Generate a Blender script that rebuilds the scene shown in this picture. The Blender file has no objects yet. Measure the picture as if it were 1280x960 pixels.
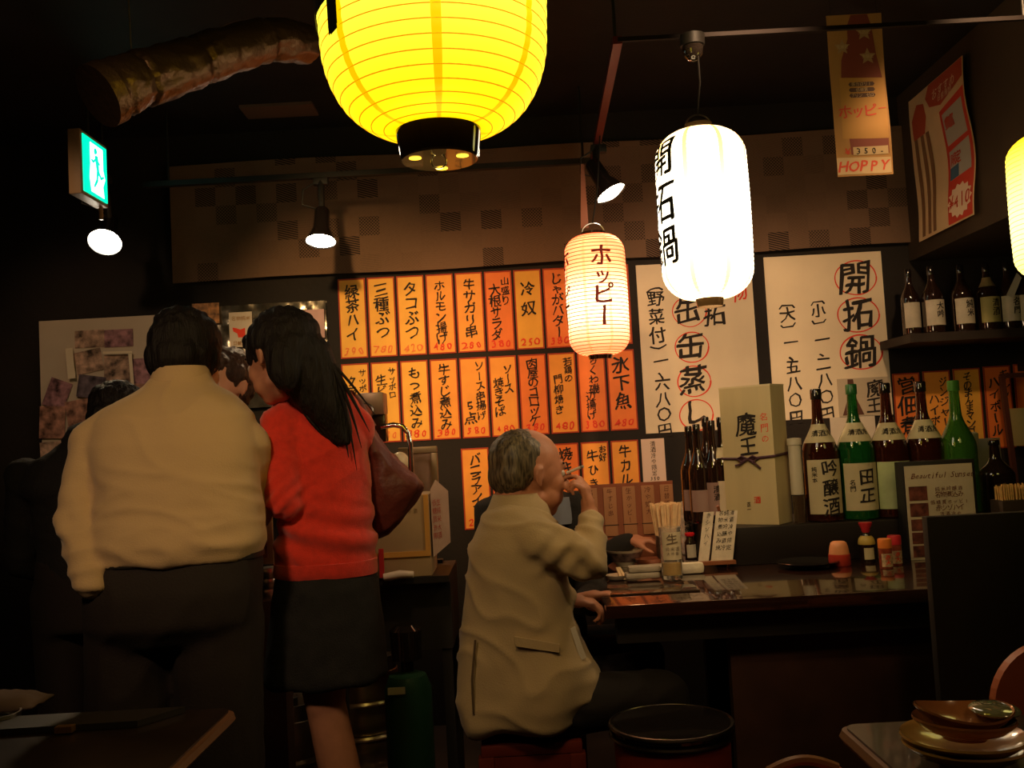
import bpy, bmesh, math, random
import numpy as np
from mathutils import Vector, Matrix, noise, Euler

random.seed(7)
SC = bpy.context.scene
COL = SC.collection

# ------------------------------------------------------------------ camera
F = 1207.0                       # focal length in pixels of the 1280 px wide frame
PITCH = math.radians(3.3)
ROLL = math.radians(3.1)
EYE = Vector((0.0, 0.0, 1.2))
_fw = Vector((0, math.cos(PITCH), math.sin(PITCH)))
_up = Vector((0, -math.sin(PITCH), math.cos(PITCH)))
_rt = Vector((1, 0, 0))
_ir = _rt * math.cos(ROLL) - _up * math.sin(ROLL)
_iu = _rt * math.sin(ROLL) + _up * math.cos(ROLL)
cam_d = bpy.data.cameras.new('camera')
cam_d.sensor_width = 36.0
cam_d.lens = F / 1280.0 * 36.0
cam = bpy.data.objects.new('camera', cam_d)
COL.objects.link(cam)
_m = Matrix.Identity(4)
for i in range(3):
    _m[i][0] = _ir[i]; _m[i][1] = _iu[i]; _m[i][2] = -_fw[i]; _m[i][3] = EYE[i]
cam.matrix_world = _m
SC.camera = cam

def W(px, py, Y):
    """real-world point at depth Y seen along the survey ray px, py"""
    d = _ir * ((px - 640) / F) + _iu * ((480 - py) / F) + _fw
    return EYE + d * (Y / d.y)

# ------------------------------------------------------------------ world, exposure
SC.view_settings.view_transform = 'Standard'
SC.view_settings.look = 'None'
SC.view_settings.gamma = 1.0
SC.view_settings.use_curve_mapping = False
SC.view_settings.exposure = 0.0
wd = bpy.data.worlds.new('world'); SC.world = wd; wd.use_nodes = True
wd.node_tree.nodes['Background'].inputs[0].default_value = (1.0, 0.55, 0.28, 1)
wd.node_tree.nodes['Background'].inputs[1].default_value = 0.012

# ------------------------------------------------------------------ unseen spotlights outside the frame: inferred room lamps and added ones
def lamp(name, kind, loc, power, color=(1, .62, .3), target=None, size=.1, angle=60, blend=.6, parent=None):
    d = bpy.data.lights.new(name, kind); d.energy = power; d.color = color
    if kind == 'SPOT':
        d.spot_size = math.radians(angle); d.spot_blend = blend; d.shadow_soft_size = size
    elif kind == 'AREA':
        d.size = size
    else:
        d.shadow_soft_size = size
    o = bpy.data.objects.new(name, d); COL.objects.link(o); o.location = loc
    if target is not None:
        o.rotation_euler = (Vector(target) - Vector(loc)).to_track_quat('-Z', 'Y').to_euler()
    if parent:
        w = o.location.copy(); o.parent = parent; o.location = w - WLOC[parent.name]
    return o
WLOC = {}
WARM = (1.0, .60, .27)
lamp('unseen_spotlight', 'SPOT', (-0.80, 2.2, 2.50), 108, (1, .60, .24), (-.62, 4.2, 1.50), .05, 44, .9)
lamp('unseen_spotlight', 'SPOT', (-0.05, 2.2, 2.50), 92, (1, .56, .25), (.02, 4.2, 1.42), .05, 44, .9)
lamp('unseen_spotlight', 'SPOT', (0.70, 2.2, 2.50), 90, (1, .62, .34), (.78, 4.2, 1.45), .05, 44, .9)
lamp('unseen_spotlight', 'SPOT', (1.40, 2.3, 2.50), 58, (1, .62, .32), (1.45, 4.2, 1.45), .05, 44, .9)
lamp('unseen_spotlight', 'SPOT', (-0.9, 0.3, 2.50), 68, (1, .66, .38), (-.70, 2.4, 1.30), .12, 42, .8)
lamp('unseen_spotlight', 'SPOT', (0.1, 0.9, 2.50), 40, (1, .64, .33), (.08, 2.7, .95), .12, 40, .8)
lamp('unseen_spotlight', 'SPOT', (0.9, 1.3, 2.50), 20, (1, .64, .30), (.9, 3.1, .9), .10, 40, .8)
lamp('unseen_spotlight', 'SPOT', (-1.6, 2.3, 2.50), 22, (1, .64, .36), (-1.8, 4.2, 1.55), .06, 40, .8)  # added lamp, brightens the pin board on the left
lamp('unseen_spotlight', 'SPOT', (-.08, 2.15, 2.50), 26, (1, .62, .34), (-.46, 3.2, .35), .06, 24, .8)  # added narrow lamp to bring the kegs out of the dark
lamp('unseen_spotlight', 'SPOT', (1.2, 0.7, 2.50), 9, (1, .62, .28), (.85, 1.7, .7), .10, 40, .8)  # added lamp for the stacked dishes on the right table

# ------------------------------------------------------------------ materials
MAT = {}
def mat(name, col, rough=.6, metal=0., emit=None, es=0., trans=0., spec=.5, coat=0., var=0., vscale=8., bump=0., bscale=60., sheen=0., ior=1.45, stretch=None):
    if name in MAT: return MAT[name]
    m = bpy.data.materials.new(name); m.use_nodes = True; nt = m.node_tree
    b = nt.nodes['Principled BSDF']
    c4 = (col[0], col[1], col[2], 1)
    b.inputs['Base Color'].default_value = c4
    b.inputs['Roughness'].default_value = rough
    b.inputs['Metallic'].default_value = metal
    b.inputs['Specular IOR Level'].default_value = spec
    b.inputs['Transmission Weight'].default_value = trans
    b.inputs['Coat Weight'].default_value = coat
    b.inputs['Sheen Weight'].default_value = sheen
    b.inputs['IOR'].default_value = ior
    if emit:
        b.inputs['Emission Color'].default_value = (emit[0], emit[1], emit[2], 1)
        b.inputs['Emission Strength'].default_value = es
    tc = nt.nodes.new('ShaderNodeTexCoord'); src = tc.outputs['Object']
    if stretch:
        mp = nt.nodes.new('ShaderNodeMapping'); mp.inputs['Scale'].default_value = stretch
        nt.links.new(src, mp.inputs[0]); src = mp.outputs[0]
    if var:
        n = nt.nodes.new('ShaderNodeTexNoise'); n.inputs['Scale'].default_value = vscale; n.inputs['Detail'].default_value = 5
        nt.links.new(src, n.inputs['Vector'])
        r = nt.nodes.new('ShaderNodeValToRGB')
        r.color_ramp.elements[0].position = .3; r.color_ramp.elements[1].position = .7
        r.color_ramp.elements[0].color = tuple(max(0, c * (1 - var)) for c in col) + (1,)
        r.color_ramp.elements[1].color = tuple(min(1, c * (1 + var)) for c in col) + (1,)
        nt.links.new(n.outputs['Fac'], r.inputs[0]); nt.links.new(r.outputs[0], b.inputs['Base Color'])
    if bump:
        n = nt.nodes.new('ShaderNodeTexNoise'); n.inputs['Scale'].default_value = bscale; n.inputs['Detail'].default_value = 4
        nt.links.new(src, n.inputs['Vector'])
        bp = nt.nodes.new('ShaderNodeBump'); bp.inputs['Strength'].default_value = bump; bp.inputs['Distance'].default_value = .01
        nt.links.new(n.outputs['Fac'], bp.inputs['Height']); nt.links.new(bp.outputs[0], b.inputs['Normal'])
    MAT[name] = m
    return m

def glow_mat(name, col_hot, col_edge, zc, falloff, strength, base=(.8, .7, .5)):
    """lit lantern paper: brightest at the bulb's height, in object space"""
    m = bpy.data.materials.new(name); m.use_nodes = True; nt = m.node_tree
    b = nt.nodes['Principled BSDF']; b.inputs['Base Color'].default_value = (*base, 1); b.inputs['Roughness'].default_value = .7
    tc = nt.nodes.new('ShaderNodeTexCoord'); sx = nt.nodes.new('ShaderNodeSeparateXYZ')
    nt.links.new(tc.outputs['Object'], sx.inputs[0])
    a = nt.nodes.new('ShaderNodeMath'); a.operation = 'SUBTRACT'; a.inputs[1].default_value = zc
    nt.links.new(sx.outputs[2], a.inputs[0])
    d = nt.nodes.new('ShaderNodeMath'); d.operation = 'ABSOLUTE'; nt.links.new(a.outputs[0], d.inputs[0])
    e = nt.nodes.new('ShaderNodeMath'); e.operation = 'DIVIDE'; e.inputs[1].default_value = falloff; e.use_clamp = True
    nt.links.new(d.outputs[0], e.inputs[0])
    r = nt.nodes.new('ShaderNodeValToRGB')
    r.color_ramp.interpolation = 'EASE'
    r.color_ramp.elements[0].color = (*col_hot, 1); r.color_ramp.elements[1].color = (*col_edge, 1)
    nt.links.new(e.outputs[0], r.inputs[0]); nt.links.new(r.outputs[0], b.inputs['Emission Color'])
    b.inputs['Emission Strength'].default_value = strength
    return m

BLACK = mat('black_paint', (.012, .010, .008), .55, var=.3)
BLACKGLOSS = mat('black_lacquer', (.012, .009, .008), .12, coat=.6)
STEEL = mat('steel', (.55, .5, .45), .28, 1.0, var=.15, vscale=20)
CHROME = mat('chrome', (.8, .78, .75), .12, 1.0)
INK = mat('black_ink', (.018, .012, .010), .8)
REDINK = mat('red_ink', (.78, .045, .015), .7)
REDINK2 = mat('faint_red_ink', (.85, .20, .05), .7)
PAPERW = mat('cream_paper', (.80, .66, .47), .75, var=.06, vscale=5)
PAPERG = mat('grey_paper', (.55, .50, .42), .75, var=.08, vscale=6)
WOODD = mat('dark_wood', (.045, .02, .012), .45, var=.4, vscale=6, stretch=(1, 1, 8))
SKIN = mat('skin', (.55, .27, .16), .5, var=.08, vscale=30, bump=.05, bscale=200)
SKIN_R = mat('flushed_skin', (.50, .21, .12), .5, var=.1, vscale=25, bump=.08, bscale=150)
HAIRB = mat('black_hair', (.008, .005, .004), .6, spec=.3, var=.3, vscale=40, bump=.6, bscale=250, stretch=(1, 1, .15))

# ------------------------------------------------------------------ mesh helpers
class MB:
    def __init__(s): s.v = []; s.f = []; s.mi = []
    def add(s, vs, fs, mi=0):
        o = len(s.v); s.v.extend([tuple(v) for v in vs]); s.f.extend([tuple(i + o for i in f) for f in fs]); s.mi.extend([mi] * len(fs)); return s
    def box(s, lo, hi, rot=None, piv=None, mi=0, bev=0.0):
        lo = Vector(lo); hi = Vector(hi)
        if bev > 0:
            bm = bmesh.new(); bmesh.ops.create_cube(bm, size=1)
            for v in bm.verts: v.co = Vector((lo[i] + (v.co[i] + .5) * (hi[i] - lo[i]) for i in range(3)))
            bmesh.ops.bevel(bm, geom=bm.edges[:], offset=bev, segments=2, affect='EDGES', profile=.6)
            bm.verts.index_update()
            vs = [v.co.copy() for v in bm.verts]; fs = [[v.index for v in f.verts] for f in bm.faces]; bm.free()
        else:
            vs = [Vector((x, y, z)) for x in (lo.x, hi.x) for y in (lo.y, hi.y) for z in (lo.z, hi.z)]
            fs = [(0, 1, 3, 2), (4, 6, 7, 5), (0, 4, 5, 1), (2, 3, 7, 6), (0, 2, 6, 4), (1, 5, 7, 3)]
        if rot is not None:
            piv = Vector(piv) if piv is not None else (lo + hi) / 2
            vs = [rot @ (v - piv) + piv for v in vs]
        return s.add(vs, fs, mi)
    def lathe(s, prof, c=(0, 0, 0), n=32, a0=0., a1=2 * math.pi, rot=None, mi=0, cap=True, sy=1.):
        c = Vector(c); full = abs(a1 - a0 - 2 * math.pi) < 1e-6
        k = n if full else n + 1
        vs = []
        for (r, z) in prof:
            for i in range(k):
                a = a0 + (a1 - a0) * i / n
                p = Vector((r * math.cos(a), r * sy * math.sin(a), z))
                vs.append((rot @ p if rot is not None else p) + c)
        fs = []
        for j in range(len(prof) - 1):
            for i in range(n):
                i2 = (i + 1) % k
                fs.append((j * k + i, j * k + i2, (j + 1) * k + i2, (j + 1) * k + i))
        if cap and full:
            if prof[0][0] > 1e-5: fs.append(tuple(range(k - 1, -1, -1)))
            if prof[-1][0] > 1e-5: fs.append(tuple((len(prof) - 1) * k + i for i in range(k)))
        return s.add(vs, fs, mi)
    def tube(s, pts, rad, n=8, mi=0, closed=False):
        pts = [Vector(p) for p in pts]; m = len(pts)
        rad = rad if isinstance(rad, (list, tuple)) else [rad] * m
        vs = []; prev = None
        for i, p in enumerate(pts):
            if closed: t = pts[(i + 1) % m] - pts[i - 1]
            else: t = pts[min(i + 1, m - 1)] - pts[max(i - 1, 0)]
            t.normalize()
            if prev is None:
                u = t.orthogonal().normalized()
            else:
                u = (prev - t * prev.dot(t)); u = u.normalized() if u.length > 1e-6 else t.orthogonal().normalized()
            prev = u; w = t.cross(u)
            for k in range(n):
                a = 2 * math.pi * k / n
                vs.append(p + (u * math.cos(a) + w * math.sin(a)) * rad[i])
        fs = []
        for i in range(m if closed else m - 1):
            j = (i + 1) % m
            for k in range(n):
                k2 = (k + 1) % n
                fs.append((i * n + k, i * n + k2, j * n + k2, j * n + k))
        if not closed:
            fs.append(tuple(range(n - 1, -1, -1))); fs.append(tuple((m - 1) * n + k for k in range(n)))
        return s.add(vs, fs, mi)
    def cap(s, a, b, ra, rb, n=14):
        """tapered capsule"""
        a = Vector(a); b = Vector(b); t = (b - a)
        L = t.length
        if L < 1e-6: return s.ell(a, (ra, ra, ra))
        t.normalize(); pts = []; rad = []
        for k in range(5):
            th = math.pi / 2 * (k / 4.0); pts.append(a - t * ra * math.cos(th)); rad.append(max(ra * math.sin(th), ra * .05))
        for k in range(1, 4):
            q = k / 4.0; pts.append(a + t * L * q); rad.append(ra + (rb - ra) * q)
        for k in range(5):
            th = math.pi / 2 * (1 - k / 4.0); pts.append(b + t * rb * math.cos(th)); rad.append(max(rb * math.sin(th), rb * .05))
        return s.tube(pts, rad, n)
    def ell(s, c, r, rot=None, n=20, m=12):
        prof = [(max(math.sin(math.pi * k / m), 0.0), -math.cos(math.pi * k / m)) for k in range(m + 1)]
        prof[0] = (.02, -1); prof[-1] = (.02, 1)
        c = Vector(c); vs0 = MB().lathe(prof, n=n)
        vs = []
        for v in vs0.v:
            p = Vector((v[0] * r[0], v[1] * r[1], v[2] * r[2]))
            vs.append((rot @ p if rot is not None else p) + c)
        return s.add(vs, vs0.f)
    def loft(s, rings, n=32, pw=2.3):
        """rings: (centre, rx, ry, rotz[, tilt]) stacked superellipses"""
        vs = []
        for rg in rings:
            c, rx, ry, rz = rg[:4]; c = Vector(c); R = Matrix.Rotation(rz, 3, 'Z')
            if len(rg) > 4: R = Euler(rg[4]).to_matrix() @ R
            for i in range(n):
                a = 2 * math.pi * i / n; ca, sa = math.cos(a), math.sin(a)
                p = Vector((rx * math.copysign(abs(ca) ** (2 / pw), ca), ry * math.copysign(abs(sa) ** (2 / pw), sa), 0))
                vs.append(R @ p + c)
        fs = []
        for j in range(len(rings) - 1):
            for i in range(n):
                i2 = (i + 1) % n
                fs.append((j * n + i, j * n + i2, (j + 1) * n + i2, (j + 1) * n + i))
        fs.append(tuple(range(n - 1, -1, -1))); fs.append(tuple((len(rings) - 1) * n + i for i in range(n)))
        return s.add(vs, fs)
    def poly(s, pts, mi=0):
        return s.add(pts, [tuple(range(len(pts)))], mi)
    def prism(s, pts, off, mi=0):
        """closed solid: polygon pts extruded by vector off"""
        n = len(pts); pts = [Vector(p) for p in pts]; off = Vector(off)
        vs = pts + [p + off for p in pts]
        fs = [tuple(range(n)), tuple(range(2 * n - 1, n - 1, -1))] + [(i, n + i, n + (i + 1) % n, (i + 1) % n) for i in range(n)]
        return s.add(vs, fs, mi)

def build(name, mb, m, parent=None, local=False, smooth=True, kind=None, sharp=40):
    vs = mb.v
    if parent is not None and not local:
        o0 = WLOC[parent.name]; vs = [(v[0] - o0.x, v[1] - o0.y, v[2] - o0.z) for v in vs]
        org = None
    elif parent is None and not local:
        a = np.array(vs); org = Vector(((a[:, 0].min() + a[:, 0].max()) / 2, (a[:, 1].min() + a[:, 1].max()) / 2, a[:, 2].min()))
        vs = [(v[0] - org.x, v[1] - org.y, v[2] - org.z) for v in vs]
    else: org = None
    me = bpy.data.meshes.new(name); me.from_pydata(vs, [], mb.f)
    ms = m if isinstance(m, (list, tuple)) else [m]
    for q in ms: me.materials.append(q)
    if len(ms) > 1: me.polygons.foreach_set('material_index', mb.mi)
    bm = bmesh.new(); bm.from_mesh(me)
    if len(mb.f) < 60000: bmesh.ops.recalc_face_normals(bm, faces=bm.faces[:])
    bm.to_mesh(me); bm.free()
    if smooth:
        me.shade_smooth()
        if sharp: me.set_sharp_from_angle(angle=math.radians(sharp))
    me.update()
    o = bpy.data.objects.new(name, me); COL.objects.link(o)
    if parent is not None:
        o.parent = parent; WLOC[o.name] = WLOC[parent.name].copy()
    else:
        o.location = org if org is not None else (0, 0, 0); WLOC[o.name] = Vector(o.location)
    if kind: o['kind'] = kind
    return o

def tag(o, label, cat, group=None):
    o['label'] = label; o['category'] = cat
    if group: o['group'] = group
    return o
def thing(name, label, cat, loc=(0, 0, 0), group=None):
    o = bpy.data.objects.new(name, None); COL.objects.link(o); o.location = loc; o.empty_display_size = .05
    WLOC[o.name] = Vector(loc)
    return tag(o, label, cat, group)
def rename(o, n):
    w = WLOC[o.name]; o.name = n; WLOC[o.name] = w
def struct(name, mb, m, **k):
    return build(name, mb, m, kind='structure', **k)
def copytree(o, loc, rotz=0., parent=None):
    c = o.copy(); COL.objects.link(c)
    if parent is None:
        c.location = loc; c.rotation_euler = (0, 0, rotz); WLOC[c.name] = Vector(loc)
    else:
        c.parent = parent; WLOC[c.name] = WLOC[parent.name].copy()
    for ch in o.children: copytree(ch, None, 0, c)
    return c

# ------------------------------------------------------------------ glyphs (from the built-in font), warped to look brushed
ALLCH = ''.join(sorted(set('緑茶ハイ三種ぶつタコホルモン揚げ牛サガリ串山盛り大根サラダ冷奴じゃがバターサッポロクラシック生ビンもつ煮込み牛すじソース串5点焼きそば肉屋のコロッケ若鶏の門柳焼きちくわ磯辺氷下魚バニラアイス焼お好ひカルビ営佃煮ジンジャーハイボールそのまんまマンゴー赤シソ︵野菜付︶一、六八〇円缶蒸し開拓物鍋︹小︺二五大魔王吟醸酒田正一名門の圧搾純米本ホッピー低カロリープリンゼ糖質豊富生限定おすめ日替焼酎冷や清酒店0123456789¥-HOPYhopyBeautiful Sunset')))
GL = {}
def _glyphs():
    obs = []
    for ch in ALLCH:
        if ch == ' ': continue
        for wt, off in (('r', .0),):
            c = bpy.data.curves.new('g', 'FONT'); c.body = ch; c.resolution_u = 2; c.offset = off
            o = bpy.data.objects.new('g', c); COL.objects.link(o); obs.append((ch, wt, o))
    bpy.context.view_layer.update(); dg = bpy.context.evaluated_depsgraph_get()
    for ch, wt, o in obs:
        me = o.evaluated_get(dg).to_mesh()
        vs = [(v.co.x, v.co.y) for v in me.vertices]; fs = [tuple(p.vertices) for p in me.polygons]
        GL[(ch, wt)] = (vs, fs); o.evaluated_get(dg).to_mesh_clear()
    for ch, wt, o in obs:
        c = o.data; bpy.data.objects.remove(o); bpy.data.curves.remove(c)
_glyphs()
rng = random.Random(3)
def glyph(mb, ch, x, z, size, mapf, wt='b', brush=1., shear=.0, rise=.10, rot=0., sx=1., curved=0., mi=0):
    if (ch, 'r') not in GL: return 0
    vs, fs = GL[(ch, 'r')]
    if not vs: return 0
    cjk = ord(ch) > 0x2000
    if cjk: cx, cy = .5, .36
    else:
        xs = [v[0] for v in vs]; ys = [v[1] for v in vs]; cx = (min(xs) + max(xs)) / 2; cy = (min(ys) + max(ys)) / 2 if ch == '-' else .34
        if ch == '-': cy = .34
    if ch == 'ー': rot += math.pi / 2
    if ch == '、': x += .2 * size; z += .35 * size; 
    seed = rng.random() * 50
    jr = rng.uniform(-.05, .05) * brush; js = 1 + rng.uniform(-.06, .06) * brush
    ca, sa = math.cos(rot + jr), math.sin(rot + jr)
    out = []
    for (a, b) in vs:
        a -= cx; b -= cy
        a, b = a * ca - b * sa, a * sa + b * ca
        if brush:
            n1 = noise.noise(Vector((a * 2.2, b * 2.2, seed))); n2 = noise.noise(Vector((a * 2.2 + 9, b * 2.2, seed + 5)))
            a += n1 * .10 * brush; b += n2 * .10 * brush + a * rise * brush
        a += b * shear
        out.append((x + a * size * sx * js, z + b * size * js))
    if curved:
        bm = bmesh.new(); bv = [bm.verts.new((p[0], p[1], 0)) for p in out]
        for f in fs:
            try: bm.faces.new([bv[i] for i in f])
            except ValueError: pass
        q = x - size * .6
        while q < x + size * .6:
            bmesh.ops.bisect_plane(bm, geom=bm.verts[:] + bm.edges[:] + bm.faces[:], plane_co=(q, 0, 0), plane_no=(1, 0, 0)); q += curved
        q = z - size * .6
        while q < z + size * .6:
            bmesh.ops.bisect_plane(bm, geom=bm.verts[:] + bm.edges[:] + bm.faces[:], plane_co=(0, q, 0), plane_no=(0, 1, 0)); q += curved * 1.2
        bm.verts.index_update()
        out = [(v.co.x, v.co.y) for v in bm.verts]; fs = [tuple(v.index for v in f.verts) for f in bm.faces]; bm.free()
    w = size * (.017 if wt == 'b' else .0); e = 1e-3
    p0 = Vector(mapf(x, z)); 
    for k, (ox, oz) in enumerate(((-w, -w * .6), (w, w * .6), (w * .7, -w)) if w else ((0, 0),)):
        vs2 = []
        for p in out:
            q = Vector(mapf(p[0] + ox, p[1] + oz))
            if k or curved:
                n = (Vector(mapf(p[0] + ox + e, p[1] + oz)) - q).cross(Vector(mapf(p[0] + ox, p[1] + oz + e)) - q).normalized(); q = q + n * .0003 * k
            vs2.append(q)
        mb.add(vs2, fs, mi)
def column(mb, s, x, ztop, size, mapf, pitch=None, **k):
    pitch = pitch or size * 1.02; z = ztop - size / 2
    for ch in s:
        if ch in '、': glyph(mb, ch, x, z, size, mapf, **k); z -= pitch * .45; continue
        if ch in '︵︶︹︺': glyph(mb, ch, x, z, size, mapf, **k); z -= pitch * .8; continue
        glyph(mb, ch, x, z, size, mapf, **k); z -= pitch
def row(mb, s, xc, z, size, mapf, pitch=None, **k):
    pitch = pitch or size * .72; x = xc - pitch * (len(s) - 1) / 2
    for ch in s:
        glyph(mb, ch, x, z, size, mapf, **k); x += pitch
def on_wall(o, y):   # flat print on a surface facing the camera side (-Y): o = origin of the sheet (left, bottom)
    return lambda a, b: (o[0] + a, y, o[1] + b)
def ring(c, rx, rz, th, mapf, n=40, wob=.05, mb=None, a0=0., a1=2 * math.pi):
    """hand-drawn brush circle of varying stroke width, flat"""
    vs = []; sd = rng.random() * 30
    for i in range(n + 1):
        a = a0 + (a1 - a0) * i / n; k = 1 + wob * noise.noise(Vector((math.cos(a), math.sin(a), sd)))
        t = th * (.55 + .6 * max(0, math.sin(a * .5 + 2.6)) ** 1.5 + .25 * noise.noise(Vector((a, sd, 1))))
        vs.append(mapf(c[0] + (rx * k + t / 2) * math.cos(a), c[1] + (rz * k + t / 2) * math.sin(a)))
        vs.append(mapf(c[0] + (rx * k - t / 2) * math.cos(a), c[1] + (rz * k - t / 2) * math.sin(a)))
    fs = [(2 * i, 2 * i + 1, 2 * i + 3, 2 * i + 2) for i in range(n)]
    mb.add(vs, fs)
# ================================================================== SETTING
WY = 4.20                         # face of the back wall
CEIL = 2.62
WALLM = mat('black_wall_paint', (.012, .0075, .005), .8, var=.35, vscale=3, bump=.15, bscale=40)
struct('wall_back', MB().box((-3.2, WY, 0), (3.3, WY + .1, CEIL)), WALLM, smooth=False)
struct('wall_left', MB().box((-3.3, -1.6, 0), (-3.2, WY, CEIL)), WALLM, smooth=False)
struct('wall_right', MB().box((3.3, -1.6, 0), (3.4, WY, CEIL)), WALLM, smooth=False)
struct('wall_front', MB().box((-3.2, -1.7, 0), (3.3, -1.6, CEIL)), WALLM, smooth=False)
struct('floor', MB().box((-3.3, -1.7, -.1), (3.4, WY + .1, 0)), mat('floor_dark', (.03, .02, .015), .5, var=.3), smooth=False)
ceil = struct('ceiling', MB().box((-3.3, -1.7, CEIL), (3.4, WY + .1, CEIL + .1)), mat('ceiling_black', (.010, .006, .005), .8, var=.3, bump=.1), smooth=False)
build('ceiling_panel', MB().box((W(310, 137, 4.0).x, 3.86, CEIL - .012), (W(398, 137, 4.0).x, 4.0, CEIL + .01)), mat('panel_brown', (.14, .075, .05), .7), ceil)
# right-hand soffit over the bottle shelf
SX = W(1147, 225, 4.0).x + .022
sof = MB().box((SX, 2.2, 1.885), (3.28, WY - .002, CEIL - .002))
struct('trim_1', sof, mat('soffit_brown', (.045, .027, .012), .8, var=.15, vscale=4), smooth=False)

# ------------------------------------------------------------------ patterned cloth valance along the wall
def cloth_material():
    m = bpy.data.materials.new('patchwork_cloth'); m.use_nodes = True; nt = m.node_tree; L = nt.links.new
    b = nt.nodes['Principled BSDF']; b.inputs['Roughness'].default_value = .9
    tc = nt.nodes.new('ShaderNodeTexCoord'); sp = nt.nodes.new('ShaderNodeSeparateXYZ'); L(tc.outputs['Object'], sp.inputs[0])
    def mth(op, a, bb=None, clamp=False):
        n = nt.nodes.new('ShaderNodeMath'); n.operation = op; n.use_clamp = clamp
        for k, q in enumerate((a, bb)):
            if q is None: continue
            if isinstance(q, (int, float)): n.inputs[k].default_value = q
            else: L(q, n.inputs[k])
        return n.outputs[0]
    fx = mth('FLOOR', mth('DIVIDE', sp.outputs[0], .089)); fz = mth('FLOOR', mth('DIVIDE', sp.outputs[2], .083))
    cb = nt.nodes.new('ShaderNodeCombineXYZ'); L(fx, cb.inputs[0]); L(fz, cb.inputs[1])
    wn = nt.nodes.new('ShaderNodeTexWhiteNoise'); wn.noise_dimensions = '2D'; L(cb.outputs[0], wn.inputs['Vector'])
    par = mth('ABSOLUTE', mth('MODULO', mth('ADD', fx, fz), 2.0))
    dark = mth('MULTIPLY', mth('GREATER_THAN', wn.outputs['Value'], .66), par)
    sepc = nt.nodes.new('ShaderNodeSeparateColor'); L(wn.outputs['Color'], sepc.inputs[0])
    # inner prints: diagonal stripes, dots, waves
    u = mth('MULTIPLY', sp.outputs[0], 1); w = sp.outputs[2]
    ku = mth('ADD', mth('MULTIPLY', u, mth('ADD', mth('MULTIPLY', sepc.outputs[0], 900), -450)), mth('MULTIPLY', w, 620))
    st = mth('GREATER_THAN', mth('SINE', ku), -.2)
    dt = mth('GREATER_THAN', mth('MULTIPLY', mth('SINE', mth('MULTIPLY', u, 460)), mth('SINE', mth('MULTIPLY', w, 460))), .1)
    pick = mth('GREATER_THAN', sepc.outputs[1], .5)
    pat = mth('ADD', mth('MULTIPLY', st, pick), mth('MULTIPLY', dt, mth('SUBTRACT', 1.0, pick)))
    amt = mth('MULTIPLY', pat, mth('ADD', mth('MULTIPLY', dark, .85), mth('MULTIPLY', sepc.outputs[2], .16)))
    light = mth('MULTIPLY', par, .04)
    nz = nt.nodes.new('ShaderNodeTexNoise'); nz.inputs['Scale'].default_value = 90; L(tc.outputs['Object'], nz.inputs['Vector'])
    tot = mth('SUBTRACT', mth('SUBTRACT', mth('ADD', mth('MULTIPLY', nz.outputs['Fac'], .25), .88), amt), light)
    mx = nt.nodes.new('ShaderNodeMix'); mx.data_type = 'RGBA'; L(tot, mx.inputs[0])
    mx.inputs[6].default_value = (.020, .010, .006, 1); mx.inputs[7].default_value = (.19, .108, .064, 1)
    L(mx.outputs[2], b.inputs['Base Color'])
    return m
CLM = cloth_material()
def cloth_sheet(name, x0, x1, z0, z1, y, amp, label):
    mb = MB(); nx, nz = 90, 14; vs = []
    for k in (0, 1):
        for i in range(nx + 1):
            for j in range(nz + 1):
                a = x0 + (x1 - x0) * i / nx; c = z0 + (z1 - z0) * j / nz
                d = amp * (noise.noise(Vector((a * 2.2, c * 3, 1))) + .4 * math.sin(a * 14 + c * 3)) * (1.1 - j / nz)
                vs.append((a, y - amp * 1.7 + d * .8 + k * .002, c + .004 * math.sin(a * 5)))
    N = (nx + 1) * (nz + 1); fs = []
    for i in range(nx):
        for j in range(nz):
            q = i * (nz + 1) + j
            fs.append((q, q + nz + 1, q + nz + 2, q + 1)); fs.append((N + q, N + q + 1, N + q + nz + 2, N + q + nz + 1))
    for i in range(nx):
        for q in (i * (nz + 1), i * (nz + 1) + nz): fs.append((q, q + nz + 1, N + q + nz + 1, N + q))
    for j in range(nz):
        for q in (j, nx * (nz + 1) + j): fs.append((q, q + 1, N + q + 1, N + q))
    mb.add(vs, fs)
    return tag(build(name, mb, CLM), label, 'cloth')
cx0, cx1 = W(217, 290, WY).x, W(1137, 240, WY).x
cloth_sheet('patchwork_cloth', cx0, cx1, W(217, 355, WY).z + .0, W(217, 232, WY).z + .08, WY - .02, .006, 'long brown patchwork-print cloth pinned along the top of the back wall')

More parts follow.
